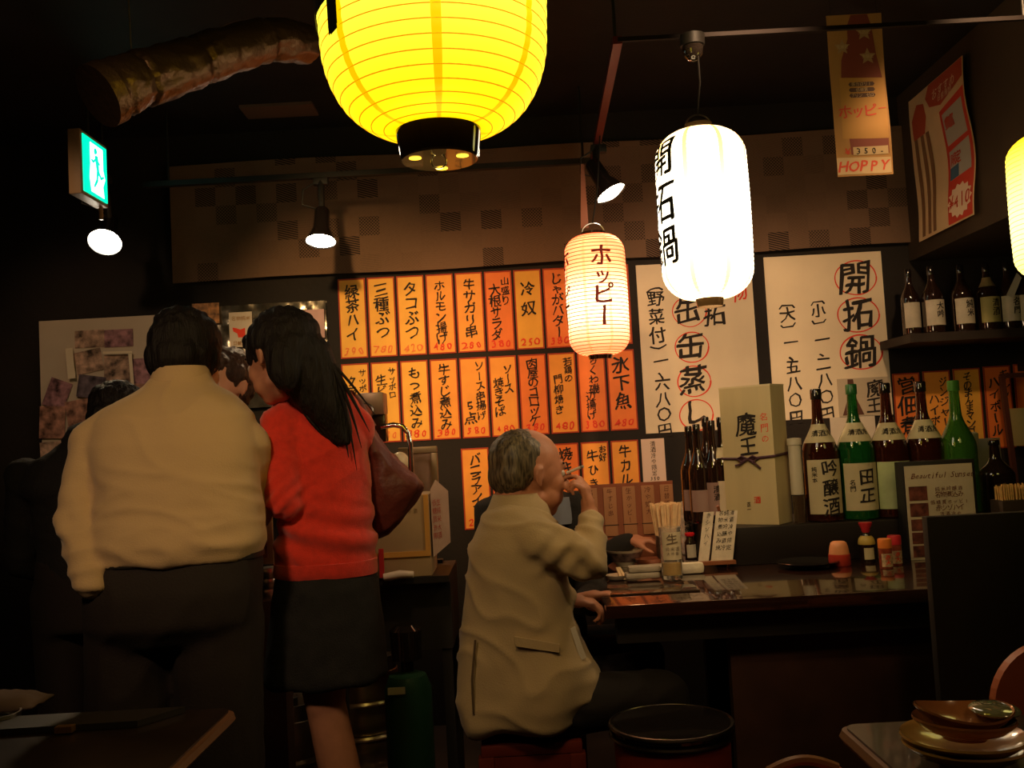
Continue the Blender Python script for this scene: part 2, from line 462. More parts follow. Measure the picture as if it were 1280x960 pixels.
# ------------------------------------------------------------------ orange menu strips
BORD = mat('strip_border', (.42, .045, .012), .7)
def strip_mat(k):
    cols = {'y': (.95, .47, .065), 'o': (.93, .36, .05), 'r': (.88, .21, .035), 'd': (.85, .42, .05)}
    return mat('menu_paper_' + k, cols[k], .65, var=.10, vscale=9)
def menu_strip(x0, z0, w, h, y, tone, cols, price, label, group, pcol=REDINK, psize=.043, lean=0.):
    mb = MB().box((x0, y - .0025, z0), (x0 + w, y, z0 + h))
    o = build('menu_strip', mb, strip_mat(tone), smooth=False); tag(o, label, 'menu strip', group)
    f = MB(); b0, b1 = .0015, .0075
    def fr(a, c, t):   # recessed frame line
        f.box((x0 + a, y - .0038, z0 + c), (x0 + a + t[0], y - .002, z0 + c + t[1]))
    fr(0, 0, (w, .006)); fr(0, h - .006, (w, .006)); fr(0, .006, (.0055, h - .012)); fr(w - .0055, .006, (.0055, h - .012))
    build('border', f, BORD, o, smooth=False)
    mf = on_wall((x0, z0), y - .0044)
    if cols:
        t = MB()
        for (s, fx, ft, size, pitch) in cols:
            column(t, s, w * fx, h * ft, size * 1.08, mf, pitch, brush=1.25, shear=-.03)
        build('lettering', t, INK, o, smooth=False)
    if price:
        t = MB(); row(t, price, w * .5, .032, psize, mf, pitch=psize * .70, wt='b', sx=1.1, brush=1.6)
        build('price', t, pcol, o, smooth=False)
    if lean: o.rotation_euler.y = lean
    return o
SW, SH = .119, .350
def c1(s, size=.056, pitch=.058, top=.93): return [(s, .5, top, size, pitch)]
row1 = [('y', c1('緑茶ハイ', .062, .062), '390', REDINK2, 'faded reading 緑茶ハイ 390, top row'),
        ('y', c1('三種ぶつ', .060, .062), '780', REDINK2, 'reading 三種ぶつ and price 780, top row'),
        ('y', c1('タコぶつ', .060, .064), '420', REDINK2, 'reading タコぶつ and price 420, top row'),
        ('o', c1('ホルモン揚げ', .050, .046), '480', REDINK, 'reading ホルモン揚げ and price 480, top row'),
        ('o', c1('牛サガリ串', .052, .052), '280', REDINK, 'reading 牛サガリ串 and price 280, top row'),
        ('r', [('山盛り', .75, .93, .040, .042), ('大根サラダ', .36, .84, .050, .049)], '380', REDINK, 'two columns 山盛り 大根サラダ and price 380, top row'),
        ('d', c1('冷奴', .064, .088, .86), '250', REDINK, 'two large characters 冷奴 and price 250, top row'),
        ('r', c1('じゃがバター', .050, .047, .95), '380', REDINK, 'じゃがバター just left of the small lantern'),
        ('r', None, None, REDINK, 'hidden behind the small paper lantern, top row'),
        ('r', None, None, REDINK, 'top row, mostly behind the small paper lantern')]
row2 = [('y', [('サッポロ', .76, .93, .032, .034), ('クラシック', .36, .85, .046, .048)], '580', REDINK2, 'beside the red sweater, second row'),
        ('y', [('サッポロ', .76, .93, .032, .034), ('生ビン', .36, .85, .046, .048)], '580', REDINK2, 'small サッポロ over a chrome pipe, second row'),
        ('y', c1('もつ煮込み', .052, .054, .92), '380', REDINK, 'lettering もつ煮込み, second row right of the chrome pipe'),
        ('o', c1('牛すじ煮込み', .050, .047, .94), '380', REDINK, 'lettering 牛すじ煮込み and price 380, second row'),
        ('o', [('ソース串揚げ', .72, .95, .040, .043), ('5点', .32, .48, .050, .056)], '580', REDINK, 'small ソース串揚げ with 5点 and price 580, second row'),
        ('o', [('ソース', .68, .90, .044, .042), ('焼きそば', .32, .74, .044, .042)], '480', REDINK, 'lettering ソース 焼きそば and price 480, second row'),
        ('r', c1('肉屋のコロッケ', .048, .041, .96), '380', REDINK, 'lettering 肉屋のコロッケ and price 380 above the grey head'),
        ('o', [('若鶏の', .72, .94, .036, .036), ('門柳焼き', .34, .74, .042, .044)], '480', REDINK, 'two thin columns starting 若鶏の and price 480, second row'),
        ('r', [('ちくわ磯', .56, .95, .042, .042), ('辺揚げ', .42, .50, .040, .040)], '380', REDINK, 'lettering ちくわ磯辺揚げ under the small lantern'),
        ('r', c1('氷下魚', .068, .080, .92), '480', REDINK, 'three large characters 氷下魚, right end of the second row')]
row3 = [('o', c1('バニラアイス', .050, .044, .94), '280', REDINK, 'lettering バニラアイス, leftmost of the third row by the khaki shoulder'),
        ('o', c1('お好焼', .05, .055), None, REDINK, 'sliver of a strip left of the grey head, third row'),
        ('o', None, None, REDINK, 'strip wholly behind the grey head, third row'),
        ('r', c1('焼きそば', .064, .064, .96), '450', REDINK, 'large lettering 焼きそば between face and raised hand, third row'),
        ('o', [('お好', .78, .96, .034, .036), ('牛ひき', .40, .90, .048, .060)], None, REDINK, 'small column beside large 牛ひ right of the cigarette, third row'),
        ('o', c1('牛カルビ', .056, .060, .95), None, REDINK, 'lettering 牛カル, right end of the third row')]
ORD = ('first', 'second', 'third', 'fourth', 'fifth', 'sixth', 'seventh', 'eighth', 'ninth', 'tenth')
def lay(row_, px0, pxt, pyt, pitch_px, pw, grp):
    for i, (tone, cols, price, pc, lab) in enumerate(row_):
        px = px0 + pitch_px * i; py = pyt - (px - px0) * .052
        p = W(px, py, WY)
        menu_strip(p.x, p.z - SH, SW, SH, WY, tone, cols, price, 'orange strip ' + ORD[i] + ' from left, ' + lab, grp, pc)
lay(row1, 422, 458, 349.5, 36.55, 36, 'orange menu strips in the top row')
lay(row2, 426.5, 461, 455.5, 36.8, 36, 'orange menu strips in the second row')
lay(row3, 576, 610, 561, 37.4, 36, 'orange menu strips in the third row')
rowR = [('r', c1('営佃煮', .078, .088, .97), None, REDINK, 'reddish strip with three big characters, beside the cream poster'),
        ('o', [('ジンジャー', .72, .93, .042, .044), ('ハイボール', .34, .72, .044, .046)], None, REDINK, 'strip with ジンジャー ハイボール behind the bottle necks'),
        ('d', c1('そのまんまマンゴー', .042, .034, .96), None, REDINK, 'yellower strip with そのまんま above the green bottle'),
        ('r', [('赤シソ', .74, .95, .044, .046), ('ハイボール', .34, .88, .050, .052)], None, REDINK, 'strip with ハイボール left of the brown frame'),
        ('r', c1('ク', .05, .05), None, REDINK, 'strip cut off by the right edge of the picture')]
for i, (tone, cols, price, pc, lab) in enumerate(rowR):
    p = W(1115 + 37.7 * i, 467.5 - 3 * i, WY)
    menu_strip(p.x, p.z - SH * 1.02, SW * .98, SH * 1.02, WY, tone, cols, price, 'orange menu ' + lab, 'orange menu strips under the bottle shelf')
n = menu_strip(W(801, 550, WY).x, W(815, 602, WY).z, .100, .185, WY, 'y', None, None, 'small pinkish white paper note right of the third strip row', None)
tag(n, 'small pinkish white paper note right of the third strip row', 'note'); rename(n, 'paper_note')
n.data.materials[0] = mat('pink_white_paper', (.75, .55, .45), .75)
for ch in list(n.children): bpy.data.objects.remove(ch)
t = MB(); mf = on_wall((W(801, 550, WY).x, W(815, 602, WY).z), WY - .004)
column(t, '清酒冷や限定', .05, .175, .024, mf, .0255, wt='r'); row(t, '350', .05, .013, .02, mf)
build('lettering', t, INK, n, smooth=False)

# ------------------------------------------------------------------ two large cream posters
def big_poster(px0, py0, wpx, hpx, label):
    p = W(px0, py0, WY); w = wpx / 287.4; h = hpx / 287.4
    o = build('menu_poster', MB().box((p.x, WY - .003, p.z - h), (p.x + w, WY, p.z)), PAPERW, smooth=False)
    tag(o, label, 'poster', 'cream brush-lettered posters on the back wall')
    s = 1 / 287.4
    return o, (lambda a, b: (p.x + a * s, WY - .0042, p.z - b * s)), (lambda a, b: (p.x + a * s, WY - .0036, p.z - b * s))
def mfz(mf): return lambda a, z: mf(a, -z)
o, mf, mr = big_poster(794.5, 332, 145, 212, 'cream poster with a column of circled characters 缶缶蒸し, behind the white lantern')
t = MB(); g = mfz(mf)
column(t, '︵野菜付︶', 22, -14, 22, g, 23, rise=.05); column(t, '一、六八〇円', 24, -112, 20, g, 19.5)
for ch, zz in zip('缶缶蒸し', (60, 105, 148, 190)): glyph(t, ch, 62, -zz, 36, g, shear=.1)
glyph(t, '拓', 95, -68, 31, g); glyph(t, '開', 95, -30, 31, g)
build('lettering', t, INK, o, smooth=False)
for zz in (62, 107, 150, 192):
    t = MB(); ring((64, zz), 21, 19, 2.6, mr, mb=t); build('red_circle', t, REDINK, o, smooth=False)
t = MB()
glyph(t, '物', 127, -42, 22, g); glyph(t, '名', 127, -18, 22, g)
build('red_brushwork', t, REDINK, o, smooth=False)
o, mf, mr = big_poster(954, 322, 148, 206, 'cream poster with three circled characters 開拓鍋 right of the white lantern')
t = MB(); g = mfz(mf)
for ch, zz in zip('開拓鍋', (32, 79, 126)): glyph(t, ch, 113, -zz, 42, g, shear=.05)
column(t, '︹小︺', 64, -46, 19, g, 20); column(t, '一、二八〇円', 66, -98, 19, g, 21)
column(t, '︹大︺', 25, -48, 20, g, 20); column(t, '一、五八〇円', 27, -100, 19, g, 21)
build('lettering', t, INK, o, smooth=False)
for zz in (32, 79, 126):
    t = MB(); ring((114, zz), 26, 21.5, 2.8, mr, mb=t); build('red_circle', t, REDINK, o, smooth=False)
# small pasted sheets over it
def sheet(name, px0, py0, wpx, hpx, y, m, label, cat='poster', th=.002):
    p = W(px0, py0, y); k = y / F; w = wpx * k; h = hpx * k
    o = build(name, MB().box((p.x, y - th, p.z - h), (p.x + w, y, p.z)), m, smooth=False)
    tag(o, label, cat)
    return o, (lambda a, b: (p.x + a * k, y - th - .001, p.z + b * k)), (lambda a, b: (p.x + a * k, y - th - .0005, p.z + b * k))
o, g, g2 = sheet('small_poster', 1046, 474, 64, 48, WY - .0065, mat('tan_paper', (.52, .42, .30), .75), 'small tan poster with a bottle drawing and 魔王, pasted over the cream poster')
t = MB(); glyph(t, '魔', 46, -14, 23, g, wt='b'); glyph(t, '王', 44, -35, 21, g); build('lettering', t, INK, o, smooth=False)
t = MB().poly([g2(a, b) for a, b in ((13, -1), (20, -1), (22, -24), (31, -46), (4, -46), (12, -24))]); build('bottle_print', t, mat('print_brown', (.10, .035, .02), .6), o, smooth=False)
sheet('blank_paper_sheet', 1037, 522, 56, 46, WY - .0065, mat('offwhite_paper', (.66, .56, .44), .75, var=.1), 'plain off-white paper sheet behind the green bottle neck', 'paper')

# ------------------------------------------------------------------ hanging poster (left of the soffit), with an angled companion on the soffit's side
def poster_frame(x0, y0, z0, dx, dy, h, nx=12, nz=24, curl=.01, seed=0):
    def f(a, b, off=0.):     # a,b in 0..1
        k = curl * math.sin(b * 7 + seed) * (.4 + a * .8) + curl * .6 * noise.noise(Vector((a * 2, b * 3, seed)))
        L = math.hypot(dx, dy); nxv, nyv = dy / L, -dx / L
        d = k + off
        return (x0 + dx * a + nxv * d, y0 + dy * a + nyv * d, z0 + h * b)
    mb = MB(); vs = []
    for k in (0., -.0015):
        for i in range(nx + 1):
            for j in range(nz + 1): vs.append(f(i / nx, j / nz, k))
    N = (nx + 1) * (nz + 1); fs = []
    for i in range(nx):
        for j in range(nz):
            q = i * (nz + 1) + j
            fs += [(q, q + nz + 1, q + nz + 2, q + 1), (N + q, N + q + 1, N + q + nz + 2, N + q + nz + 1)]
    for i in range(nx):
        for q in (i * (nz + 1), i * (nz + 1) + nz): fs.append((q, q + nz + 1, N + q + nz + 1, N + q))
    for j in range(nz):
        for q in (j, nx * (nz + 1) + j): fs.append((q, q + 1, N + q + 1, N + q))
    return mb.add(vs, fs), f
def patch(f, pts, off=.0012, n=6, mb=None):
    """flat print following the sheet: polygon in sheet units, cut fine enough to follow the curl"""
    mb = mb or MB(); bm = bmesh.new()
    bm.faces.new([bm.verts.new((p[0], p[1], 0)) for p in pts])
    for q in np.arange(0.04, 1, .08): bmesh.ops.bisect_plane(bm, geom=bm.verts[:] + bm.edges[:] + bm.faces[:], plane_co=(0, q, 0), plane_no=(0, 1, 0))
    for q in np.arange(0.1, 1, .16): bmesh.ops.bisect_plane(bm, geom=bm.verts[:] + bm.edges[:] + bm.faces[:], plane_co=(q, 0, 0), plane_no=(1, 0, 0))
    bm.verts.index_update()
    mb.add([f(v.co.x, v.co.y, off) for v in bm.verts], [tuple(v.index for v in fc.verts) for fc in bm.faces]); bm.free()
    return mb
YP = 3.1
a = W(1035, 20, YP); bR = W(1121, 214, YP); bL = W(1052, 221, YP)
PW = bR.x - bL.x; PH = a.z - bL.z
mb, f = poster_frame(bL.x - .012, YP, bL.z, PW, .0, PH, curl=.004)
o = build('hanging_poster', mb, mat('ochre_paper', (.34, .17, .05), .7, var=.06)); tag(o, 'tall hanging beer-tonic poster with stars, ¥350- and red script, hung from the ceiling bar', 'poster')
for a_ in (.08, .92):
    q = Vector(f(a_, .995, -.001)); build('string', MB().tube([q, (q.x, q.y, CEIL)], .0012, 5), BLACK, o)
PR = lambda nm, c: mat(nm, c, .65)
build('bottle_print', patch(f, [(.27, .13), (.95, .13), (.97, .55), (.86, .75), (.80, .93), (.74, .995), (.44, .995), (.36, .93), (.36, .85), (.22, .72), (.18, .55)]), PR('print_maroon', (.17, .035, .02)), o)
build('label_print', patch(f, [(.13, .23), (.96, .22), (.97, .60), (.16, .61)], .002), PR('print_gold', (.40, .20, .045)), o)
build('script_panel', patch(f, [(.0, .01), (.97, .01), (.97, .105), (.0, .115)], .002), PR('print_cream', (.45, .31, .16)), o)
build('price_panel', patch(f, [(.30, .125), (.93, .125), (.93, .175), (.30, .175)], .0028), PR('print_cream', (.45, .31, .16)), o)
t = MB()
for (cx, cy, s) in ((.66, .885, .16), (.25, .80, .15), (.70, .735, .16)):
    pts = []
    for k in range(10):
        r = s * (1 if k % 2 == 0 else .45); an = math.pi / 2 + k * math.pi / 5
        pts.append((cx + r * math.cos(an), cy + r * math.sin(an) * PW / PH))
    build('star_print', patch(f, pts, .0024), PR('print_tan', (.32, .20, .10)), o)
t = MB()
for cy in (.565, .53, .495): build('badge_print', patch(f, [(.34, cy - .013), (.76, cy - .013), (.79, cy), (.76, cy + .013), (.34, cy + .013), (.31, cy)], .0028), PR('print_brown2', (.08, .035, .02)), o)
fm = lambda off: (lambda a_, b_: f(a_, b_ * PW / PH, off))
kk = PH / PW
PRED = PR('print_red', (.50, .05, .02))
t = MB(); row(t, 'ホッピ', .44, .395 * kk, .27, fm(.003), pitch=.23); glyph(t, 'ー', .88, .41 * kk, .18, fm(.003), rot=math.pi / 2); build('brush_word', t, PRED, o, smooth=False)
t = MB(); row(t, 'HOPPY', .48, .058 * kk, .27, fm(.003), pitch=.185, shear=.25, brush=.6); build('script_word', t, PRED, o, smooth=False)
t = MB(); row(t, '¥', .2, .148 * kk, .16, fm(.003)); build('yen_sign', t, PRED, o, smooth=False)
t = MB(); row(t, '350-', .60, .148 * kk, .15, fm(.0036), pitch=.14, rise=0); build('price', t, INK, o, smooth=False)
t = MB()
row(t, '低カロリー', .55, .565 * kk, .075, fm(.0036), pitch=.075, wt='r'); row(t, '低糖質', .55, .53 * kk, .075, fm(.0036), pitch=.075, wt='r'); row(t, 'プリン体ゼロ', .55, .495 * kk, .075, fm(.0036), pitch=.07, wt='r')
for (cx, cy) in ((.66, .885), (.25, .80), (.70, .735)): row(t, '生限定', cx, cy * kk, .07, fm(.0032), pitch=.07)
build('small_lettering', t, PR('print_cream', (.45, .31, .16)), o, smooth=False)

mb, f2 = poster_frame(SX - .024, 4.02, 1.935, .0, -.50, .60, curl=.010, seed=2)
PH, PW = .60, .50
o = build('curled_poster', mb, mat('tan_red_poster', (.62, .44, .24), .7, var=.05)); tag(o, 'curling red and tan food poster on the side of the soffit', 'poster')
build('header_print', patch(f2, [(.42, .84), (.62, .80), (.99, .88), (.99, .995), (.40, .995), (.34, .92)], .0015), PR('print_redbrown', (.42, .07, .03)), o)
build('panel_print', patch(f2, [(.58, .01), (.99, .01), (.99, .82), (.58, .76)], .0015), PR('print_scarlet', (.55, .05, .025)), o)
t = MB()
for z0, z1 in ((.52, .73), (.29, .48)): build('picture_print', patch(f2, [(.62, z0), (.95, z0 + .02), (.95, z1 + .03), (.62, z1)], .0022), PR('print_greyblue', (.38, .36, .30)), o)
t = MB()
pts = []
for k in range(28):
    r = .17 if k % 2 else .205; an = k * math.pi / 14
    pts.append((.78 + r * math.cos(an), .14 + r * .55 * math.sin(an)))
patch(f2, pts, .0024, mb=t); build('burst_print', t, PR('print_pale', (.72, .55, .38)), o)
build('figure_print', patch(f2, [(.06, .70), (.28, .70), (.34, .80), (.30, .90), (.16, .93), (.05, .84)], .0015), PR('print_redbrown', (.42, .07, .03)), o)
t = MB()
for c0 in (.08, .20, .30): build('bamboo_print', patch(f2, [(c0, .02), (c0 + .06, .02), (c0 + .05, .70), (c0 - .01, .70)], .0017), PR('print_brown3', (.20, .10, .04)), o)
build('blue_print', patch(f2, [(.62, .29), (.76, .30), (.76, .38), (.62, .37)], .003), PR('print_blue', (.06, .13, .2)), o)
fm2 = lambda off: (lambda a_, b_: f2(a_, b_ * PW / PH, off))
kk = PH / PW
for s_, cx_, cz_, sz_, pt_ in (('¥410', .78, .14, .15, .09), ('豊富', .72, .66, .10, None), ('限定', .72, .42, .10, None)):
    t = MB(); row(t, s_, cx_, cz_ * kk, sz_, fm2(.0036), pitch=pt_); build('red_lettering', t, PRED, o, smooth=False)
t = MB(); row(t, 'おすすめ', .68, .90 * kk, .10, fm2(.0036), pitch=.1, wt='r'); row(t, '日替焼酎', .70, .85 * kk, .055, fm2(.0036), pitch=.06, wt='r')
build('pale_lettering', t, PR('print_pale', (.72, .55, .38)), o, smooth=False)

# ------------------------------------------------------------------ pin board with photographs, foil panel with flyers (behind the standing people)
BY = WY - .012
p0 = W(50, 402, BY); p1 = W(50, 600, BY); p2 = W(222, 393, BY)
o = build('photo_board', MB().box((p0.x, BY - .01, p1.z), (p2.x, BY, p0.z)), mat('board_white', (.62, .50, .38), .6, var=.08, vscale=3), smooth=False)
tag(o, 'pale pin board covered with overlapping snapshots at the left of the back wall', 'pin board')
ph_m = []
for k, c in enumerate([(.25, .10, .08), (.36, .18, .13), (.16, .10, .10), (.42, .27, .20), (.30, .15, .17), (.12, .09, .11)]):
    ph_m.append(mat('snapshot_%d' % k, c, .35, var=.9, vscale=30))
pr = random.Random(11)
spots = [(95, 413, 37, 22, 0), (132, 412, 36, 22, 0), (96, 438, 34, 28, -10), (132, 444, 34, 34, 2), (168, 448, 26, 34, 0), (60, 475, 28, 36, 22), (52, 508, 32, 40, 3), (86, 500, 30, 36, -8),
         (84, 536, 26, 30, 14), (54, 552, 36, 40, -2), (100, 470, 34, 28, 10), (118, 496, 40, 26, -14), (160, 480, 34, 26, 5), (112, 526, 32, 34, 4), (144, 520, 40, 34, -6), (92, 566, 34, 28, 0), (134, 558, 40, 32, 6)]
kpx = BY / F
for k, (px, py, w, h, r) in enumerate(spots):
    c = W(px + w / 2, py + h / 2, BY); R = Matrix.Rotation(math.radians(r), 3, 'Y'); d = .0115 + .0012 * k
    mb = MB().box((c.x - w * kpx / 2, BY - d - .0011, c.z - h * kpx / 2), (c.x + w * kpx / 2, BY - d, c.z + h * kpx / 2), rot=R)
    build('snapshot', mb, pr.choice(ph_m), o, smooth=False)
for (px, py, w, h, r) in ((88, 436, 9, 38, -4), (133, 440, 36, 3, 2), (166, 442, 4, 40, -3)):
    c = W(px + w / 2, py + h / 2, BY); R = Matrix.Rotation(math.radians(r), 3, 'Y')
    build('paper_edge', MB().box((c.x - w * kpx / 2, BY - .036, c.z - h * kpx / 2), (c.x + w * kpx / 2, BY - .034, c.z + h * kpx / 2), rot=R), PAPERW, o, smooth=False)
# foil panel
fb = MB(); x0 = W(226, 380, BY).x; x1 = W(408, 380, BY).x; z1 = W(408, 376, BY).z; z0 = W(408, 505, BY).z
nx, nz = 46, 34; vs = []
for k in (0, 1):
    for i in range(nx + 1):
        for j in range(nz + 1):
            a = x0 + (x1 - x0) * i / nx; c = z0 + (z1 - z0) * j / nz
            vs.append((a, BY - .012 - .012 * abs(noise.noise(Vector((a * 16, c * 16, 3)))) + k * .02, c))
N = (nx + 1) * (nz + 1); fs = []
for i in range(nx):
    for j in range(nz):
        q = i * (nz + 1) + j; fs.append((q, q + nz + 1, q + nz + 2, q + 1))
fs.append((N, N + nz, N + nx * (nz + 1) + nz, N + nx * (nz + 1)))
fb.add(vs, fs)
fo = build('crinkled_foil_panel', fb, mat('foil_dark', (.30, .27, .22), .2, .9), sharp=20); tag(fo, 'dark crinkled glossy panel on the back wall behind the two heads', 'panel')
def flyer(px, py, w, h, m, lab, name='flyer', y=BY - .028):
    return sheet(name, px, py, w, h, y, m, lab, 'flyer')
o, g, g2 = flyer(286, 391, 29, 44, mat('white_flyer', (.62, .52, .42), .6), 'white flyer with a red mark between the dark heads')
build('red_mark', MB().poly([g2(a, b) for a, b in ((9, -20), (14, -22), (20, -20), (20, -32), (11, -32), (10, -27), (5, -24), (4, -19))]), REDINK, o, smooth=False)
t = MB(); row(t, '名物純米', 15, -8, 6, g, pitch=6, wt='r'); row(t, '日替焼酎', 15, -39, 5, g, pitch=5.5, wt='b'); build('lettering', t, mat('ochre_ink', (.35, .16, .03), .7), o, smooth=False)
flyer(287, 440, 26, 26, ph_m[1], 'dark photo flyer under the white flyer')
o, g, g2 = flyer(372, 388, 33, 36, mat('pink_flyer', (.48, .28, .26), .5, var=.2), 'pink flyer at the upper right of the foil panel')
t = MB(); row(t, '生限', 20, -27, 9, g); build('lettering', t, REDINK, o, smooth=False)
flyer(392, 428, 14, 30, ph_m[3], 'photo flyer below the pink flyer')
flyer(240, 380, 34, 26, mat('food_photo', (.45, .20, .07), .4, var=.8, vscale=40), 'orange food photo just above the first man\'s head')

# ------------------------------------------------------------------ bottle shelf, framed sign at far right
sz = W(1200, 416, 3.95).z
o = build('bottle_shelf', MB().box((W(1128, 420, 3.95).x, 3.87, sz - .035), (3.0, WY - .003, sz)), mat('shelf_black', (.03, .02, .015), .5, var=.3)); tag(o, 'dark shelf board under the soffit carrying sake bottles', 'shelf')
build('bracket', MB().box((2.2, 3.9, sz - .16), (2.23, WY - .003, sz - .034)), BLACK, o)
fx = W(1262, 470, 4.05)
o = thing('framed_board', 'dark red-brown wooden frame leaning at the right edge over the strips', 'frame', (W(1262, 620, 4.1).x, 4.12, W(1262, 630, 4.1).z))
A0, A1 = W(1272, 625, 4.1), W(1252, 470, 4.1)
for nm, (q, r) in {'stile': (A0, A1), 'rail': (A1, A1 + Vector((.32, 0, 0)))}.items():
    build(nm, MB().tube([q, r], .014, 4), mat('frame_redbrown', (.10, .028, .015), .5), o)
build('sheet', MB().box((A1.x + .03, 4.13, A1.z - .30), (A1.x + .3, 4.14, A1.z - .14)), mat('yellow_sheet', (.62, .48, .20), .7), o)

# ------------------------------------------------------------------ exit sign
X = -1.47
o = thing('exit_sign', 'boxy green and white lit emergency exit sign hanging at upper left', 'exit sign', (X - .02, 3.45, 2.2))
zc0 = W(102, 237, 3.34).z; zc1 = W(102, 165, 3.34).z
build('housing', MB().box((X - .045, 3.335, zc0 - .014), (X, 3.56, zc1 + .014), bev=.005), mat('sign_housing', (.34, .20, .10), .5), o)
gm = mat('exit_green', (.0, .25, .12), .4, emit=(.0, .95, .50), es=1.3); wm = mat('exit_white', (.8, .9, .9), .4, emit=(.75, 1, .98), es=2.6)
build('green_face', MB().box((X, 3.35, zc0), (X + .004, 3.545, zc1)), gm, o)
H = zc1 - zc0
build('white_door', MB().prism([(X + .0042, 3.35 + .195 * a, zc0 + H * b) for a, b in ((.30, .06), (.84, .05), (.80, .25), (.90, .40), (.82, .55), (.82, .93), (.28, .93), (.28, .55), (.24, .3))], (.001, 0, 0)), wm, o)
t = MB()
def lim(pts, w):
    for (a, b), (c, d) in zip(pts[:-1], pts[1:]):
        t.cap((X + .0052, 3.35 + .195 * a, zc0 + H * b), (X + .0052, 3.35 + .195 * c, zc0 + H * d), w, w * .8, 6)
lim([(.47, .80), (.47, .83)], .009); lim([(.50, .70), (.56, .48)], .009); lim([(.50, .68), (.38, .60), (.32, .62)], .005); lim([(.52, .66), (.64, .62)], .005); lim([(.56, .48), (.70, .38), (.80, .42)], .006); lim([(.56, .48), (.52, .30), (.42, .18)], .006)
build('running_figure', t, gm, o)
build('hanger_rod', MB().tube([(X - .022, 3.45, zc1 + .01), (X - .022, 3.45, CEIL)], .006), BLACK, o)
build('cord_stub', MB().tube([(X - .02, 3.54, zc0 - .01), (X - .02, 3.54, zc0 - .06)], .008), mat('sign_housing', (.34, .20, .10), .5), o)

# ------------------------------------------------------------------ lighting track and track lamps
ZT = 2.31
def at_z(px, py, z):   # where the ray meets height z
    d = _ir * ((px - 640) / F) + _iu * ((480 - py) / F) + _fw
    return EYE + d * ((z - EYE.z) / d.z)
TF = 3.86; xa = W(180, 228, TF).x; xb = W(738, 200, TF).x; near = at_z(772, 50, ZT)
def rail(name, a, b, lab, m=BLACK, w=.013, h=.011):
    a = Vector(a); b = Vector(b); t = (b - a).normalized(); s = Vector((-t.y, t.x, 0)) * w; u = Vector((0, 0, h))
    mb = MB().prism([a - s - u, a + s - u, a + s + u, a - s + u], b - a)
    o = build(name, mb, m); tag(o, lab, 'track', 'ceiling lighting track'); return o
r1 = rail('lighting_track', (xa, TF, ZT), (xb, TF, ZT), 'dark lighting track running along the patchwork cloth')
RT = mat('track_red', (.09, .006, .004), .5)
r2 = rail('lighting_track', (near.x, near.y, ZT), (xb + .012, TF + .0, ZT), 'reddish side track running away from the camera above the small lantern', RT)
r3 = rail('lighting_track', (near.x, near.y, ZT), (2.1, near.y + .0, ZT), 'near dark lighting track crossing above the white lantern', mat('track_dark', (.008, .004, .003), .7, spec=.2), w=.006, h=.006)
for rr, xx, yy in ((r1, xa + .1, TF), (r1, xb - .03, TF), (r2, near.x, near.y + .05), (r3, 1.5, near.y)):
    build('drop_rod', MB().tube([(xx, yy, ZT), (xx, yy, CEIL)], .005), BLACK, rr)
BULB = mat('spot_bulb', (1, .9, .7), .3, emit=(1, .90, .70), es=30)
def track_lamp(px, py, Y, top, direction, lab, power, r=.062, tgt=None, power_col=(1, .66, .33), angle=110):
    c = W(px, py, Y); d = Vector(direction).normalized()
    o = thing('track_lamp', lab, 'spotlight', (c.x, Y, ZT), 'track lamps on the lighting track')
    R = d.to_track_quat('-Z', 'Y').to_matrix()
    back = c - d * .13
    build('lamp_head', MB().lathe([(.022, .15), (.03, .14), (.033, .06), (r * .75, .03), (r, 0), (r * .94, .0), (r * .70, .03), (.02, .05)], c, 24, rot=R, cap=False), BLACKGLOSS, o)
    LH = o.children[-1] if o.children else None
    build('bulb', MB().lathe([(.003, -.012), (r * .5, -.008), (r * .88, .004), (r * .80, .016)], c, 24, rot=R), BULB, o)
    t = Vector(top)
    build('stem', MB().tube([t, t.lerp(back, .5) + Vector((0, 0, .01)), back + d * .02], [.014, .013, .012]), BLACK, o)
    build('adapter', MB().box((t.x - .03, t.y - .018, t.z - .03), (t.x + .03, t.y + .018, t.z), bev=.004), BLACK, o)
    cd = MB().tube([t + Vector((-.02, -.01, -.02)), t + Vector((-.07, -.02, -.05)), t + Vector((-.075, -.02, -.11)), t + Vector((-.02, -.02, -.13)), back], .0035, 6)
    build('cord', cd, BLACK, o)
    lo = c + d * .03
    L = lamp('lamp_light', 'SPOT', lo, power, power_col, lo + d, .04, angle, .8, parent=o)
    return o
track_lamp(401, 302, 3.78, (W(401, 225, TF).x, TF, ZT - .01), (-.02, -.32, -1), 'bright track lamp over the left half of the patchwork cloth', 10)
track_lamp(764, 242, 3.55, (xb + .01, 3.62, ZT - .01), (.50, -.22, -1), 'bright tilted track lamp between the small and white lanterns', 16)
c = W(131, 303, 3.7)
tl3 = track_lamp(131, 303, 3.7, (c.x, 3.7, ZT), (.10, -.85, -1), 'bright lamp below the exit sign facing the camera', 8, r=.066)

build('drop_rod', MB().tube([(c.x, 3.7, ZT - .01), (c.x, 3.7, CEIL)], .006), BLACK, tl3)
# small dome camera on the near track
c = W(866, 62, near.y)
o = thing('dome_sensor', 'small dark glossy dome hanging under the near track', 'dome', (c.x, near.y, c.z - .03))
build('dome', MB().lathe([(.002, -.034), (.014, -.031), (.026, -.018), (.030, 0), (.030, .012)], c, 20), mat('dome_glass', (.02, .015, .012), .05, coat=1), o)
build('base', MB().lathe([(.034, .010), (.036, .04), (.02, ZT - c.z)], c, 20), BLACK, o)

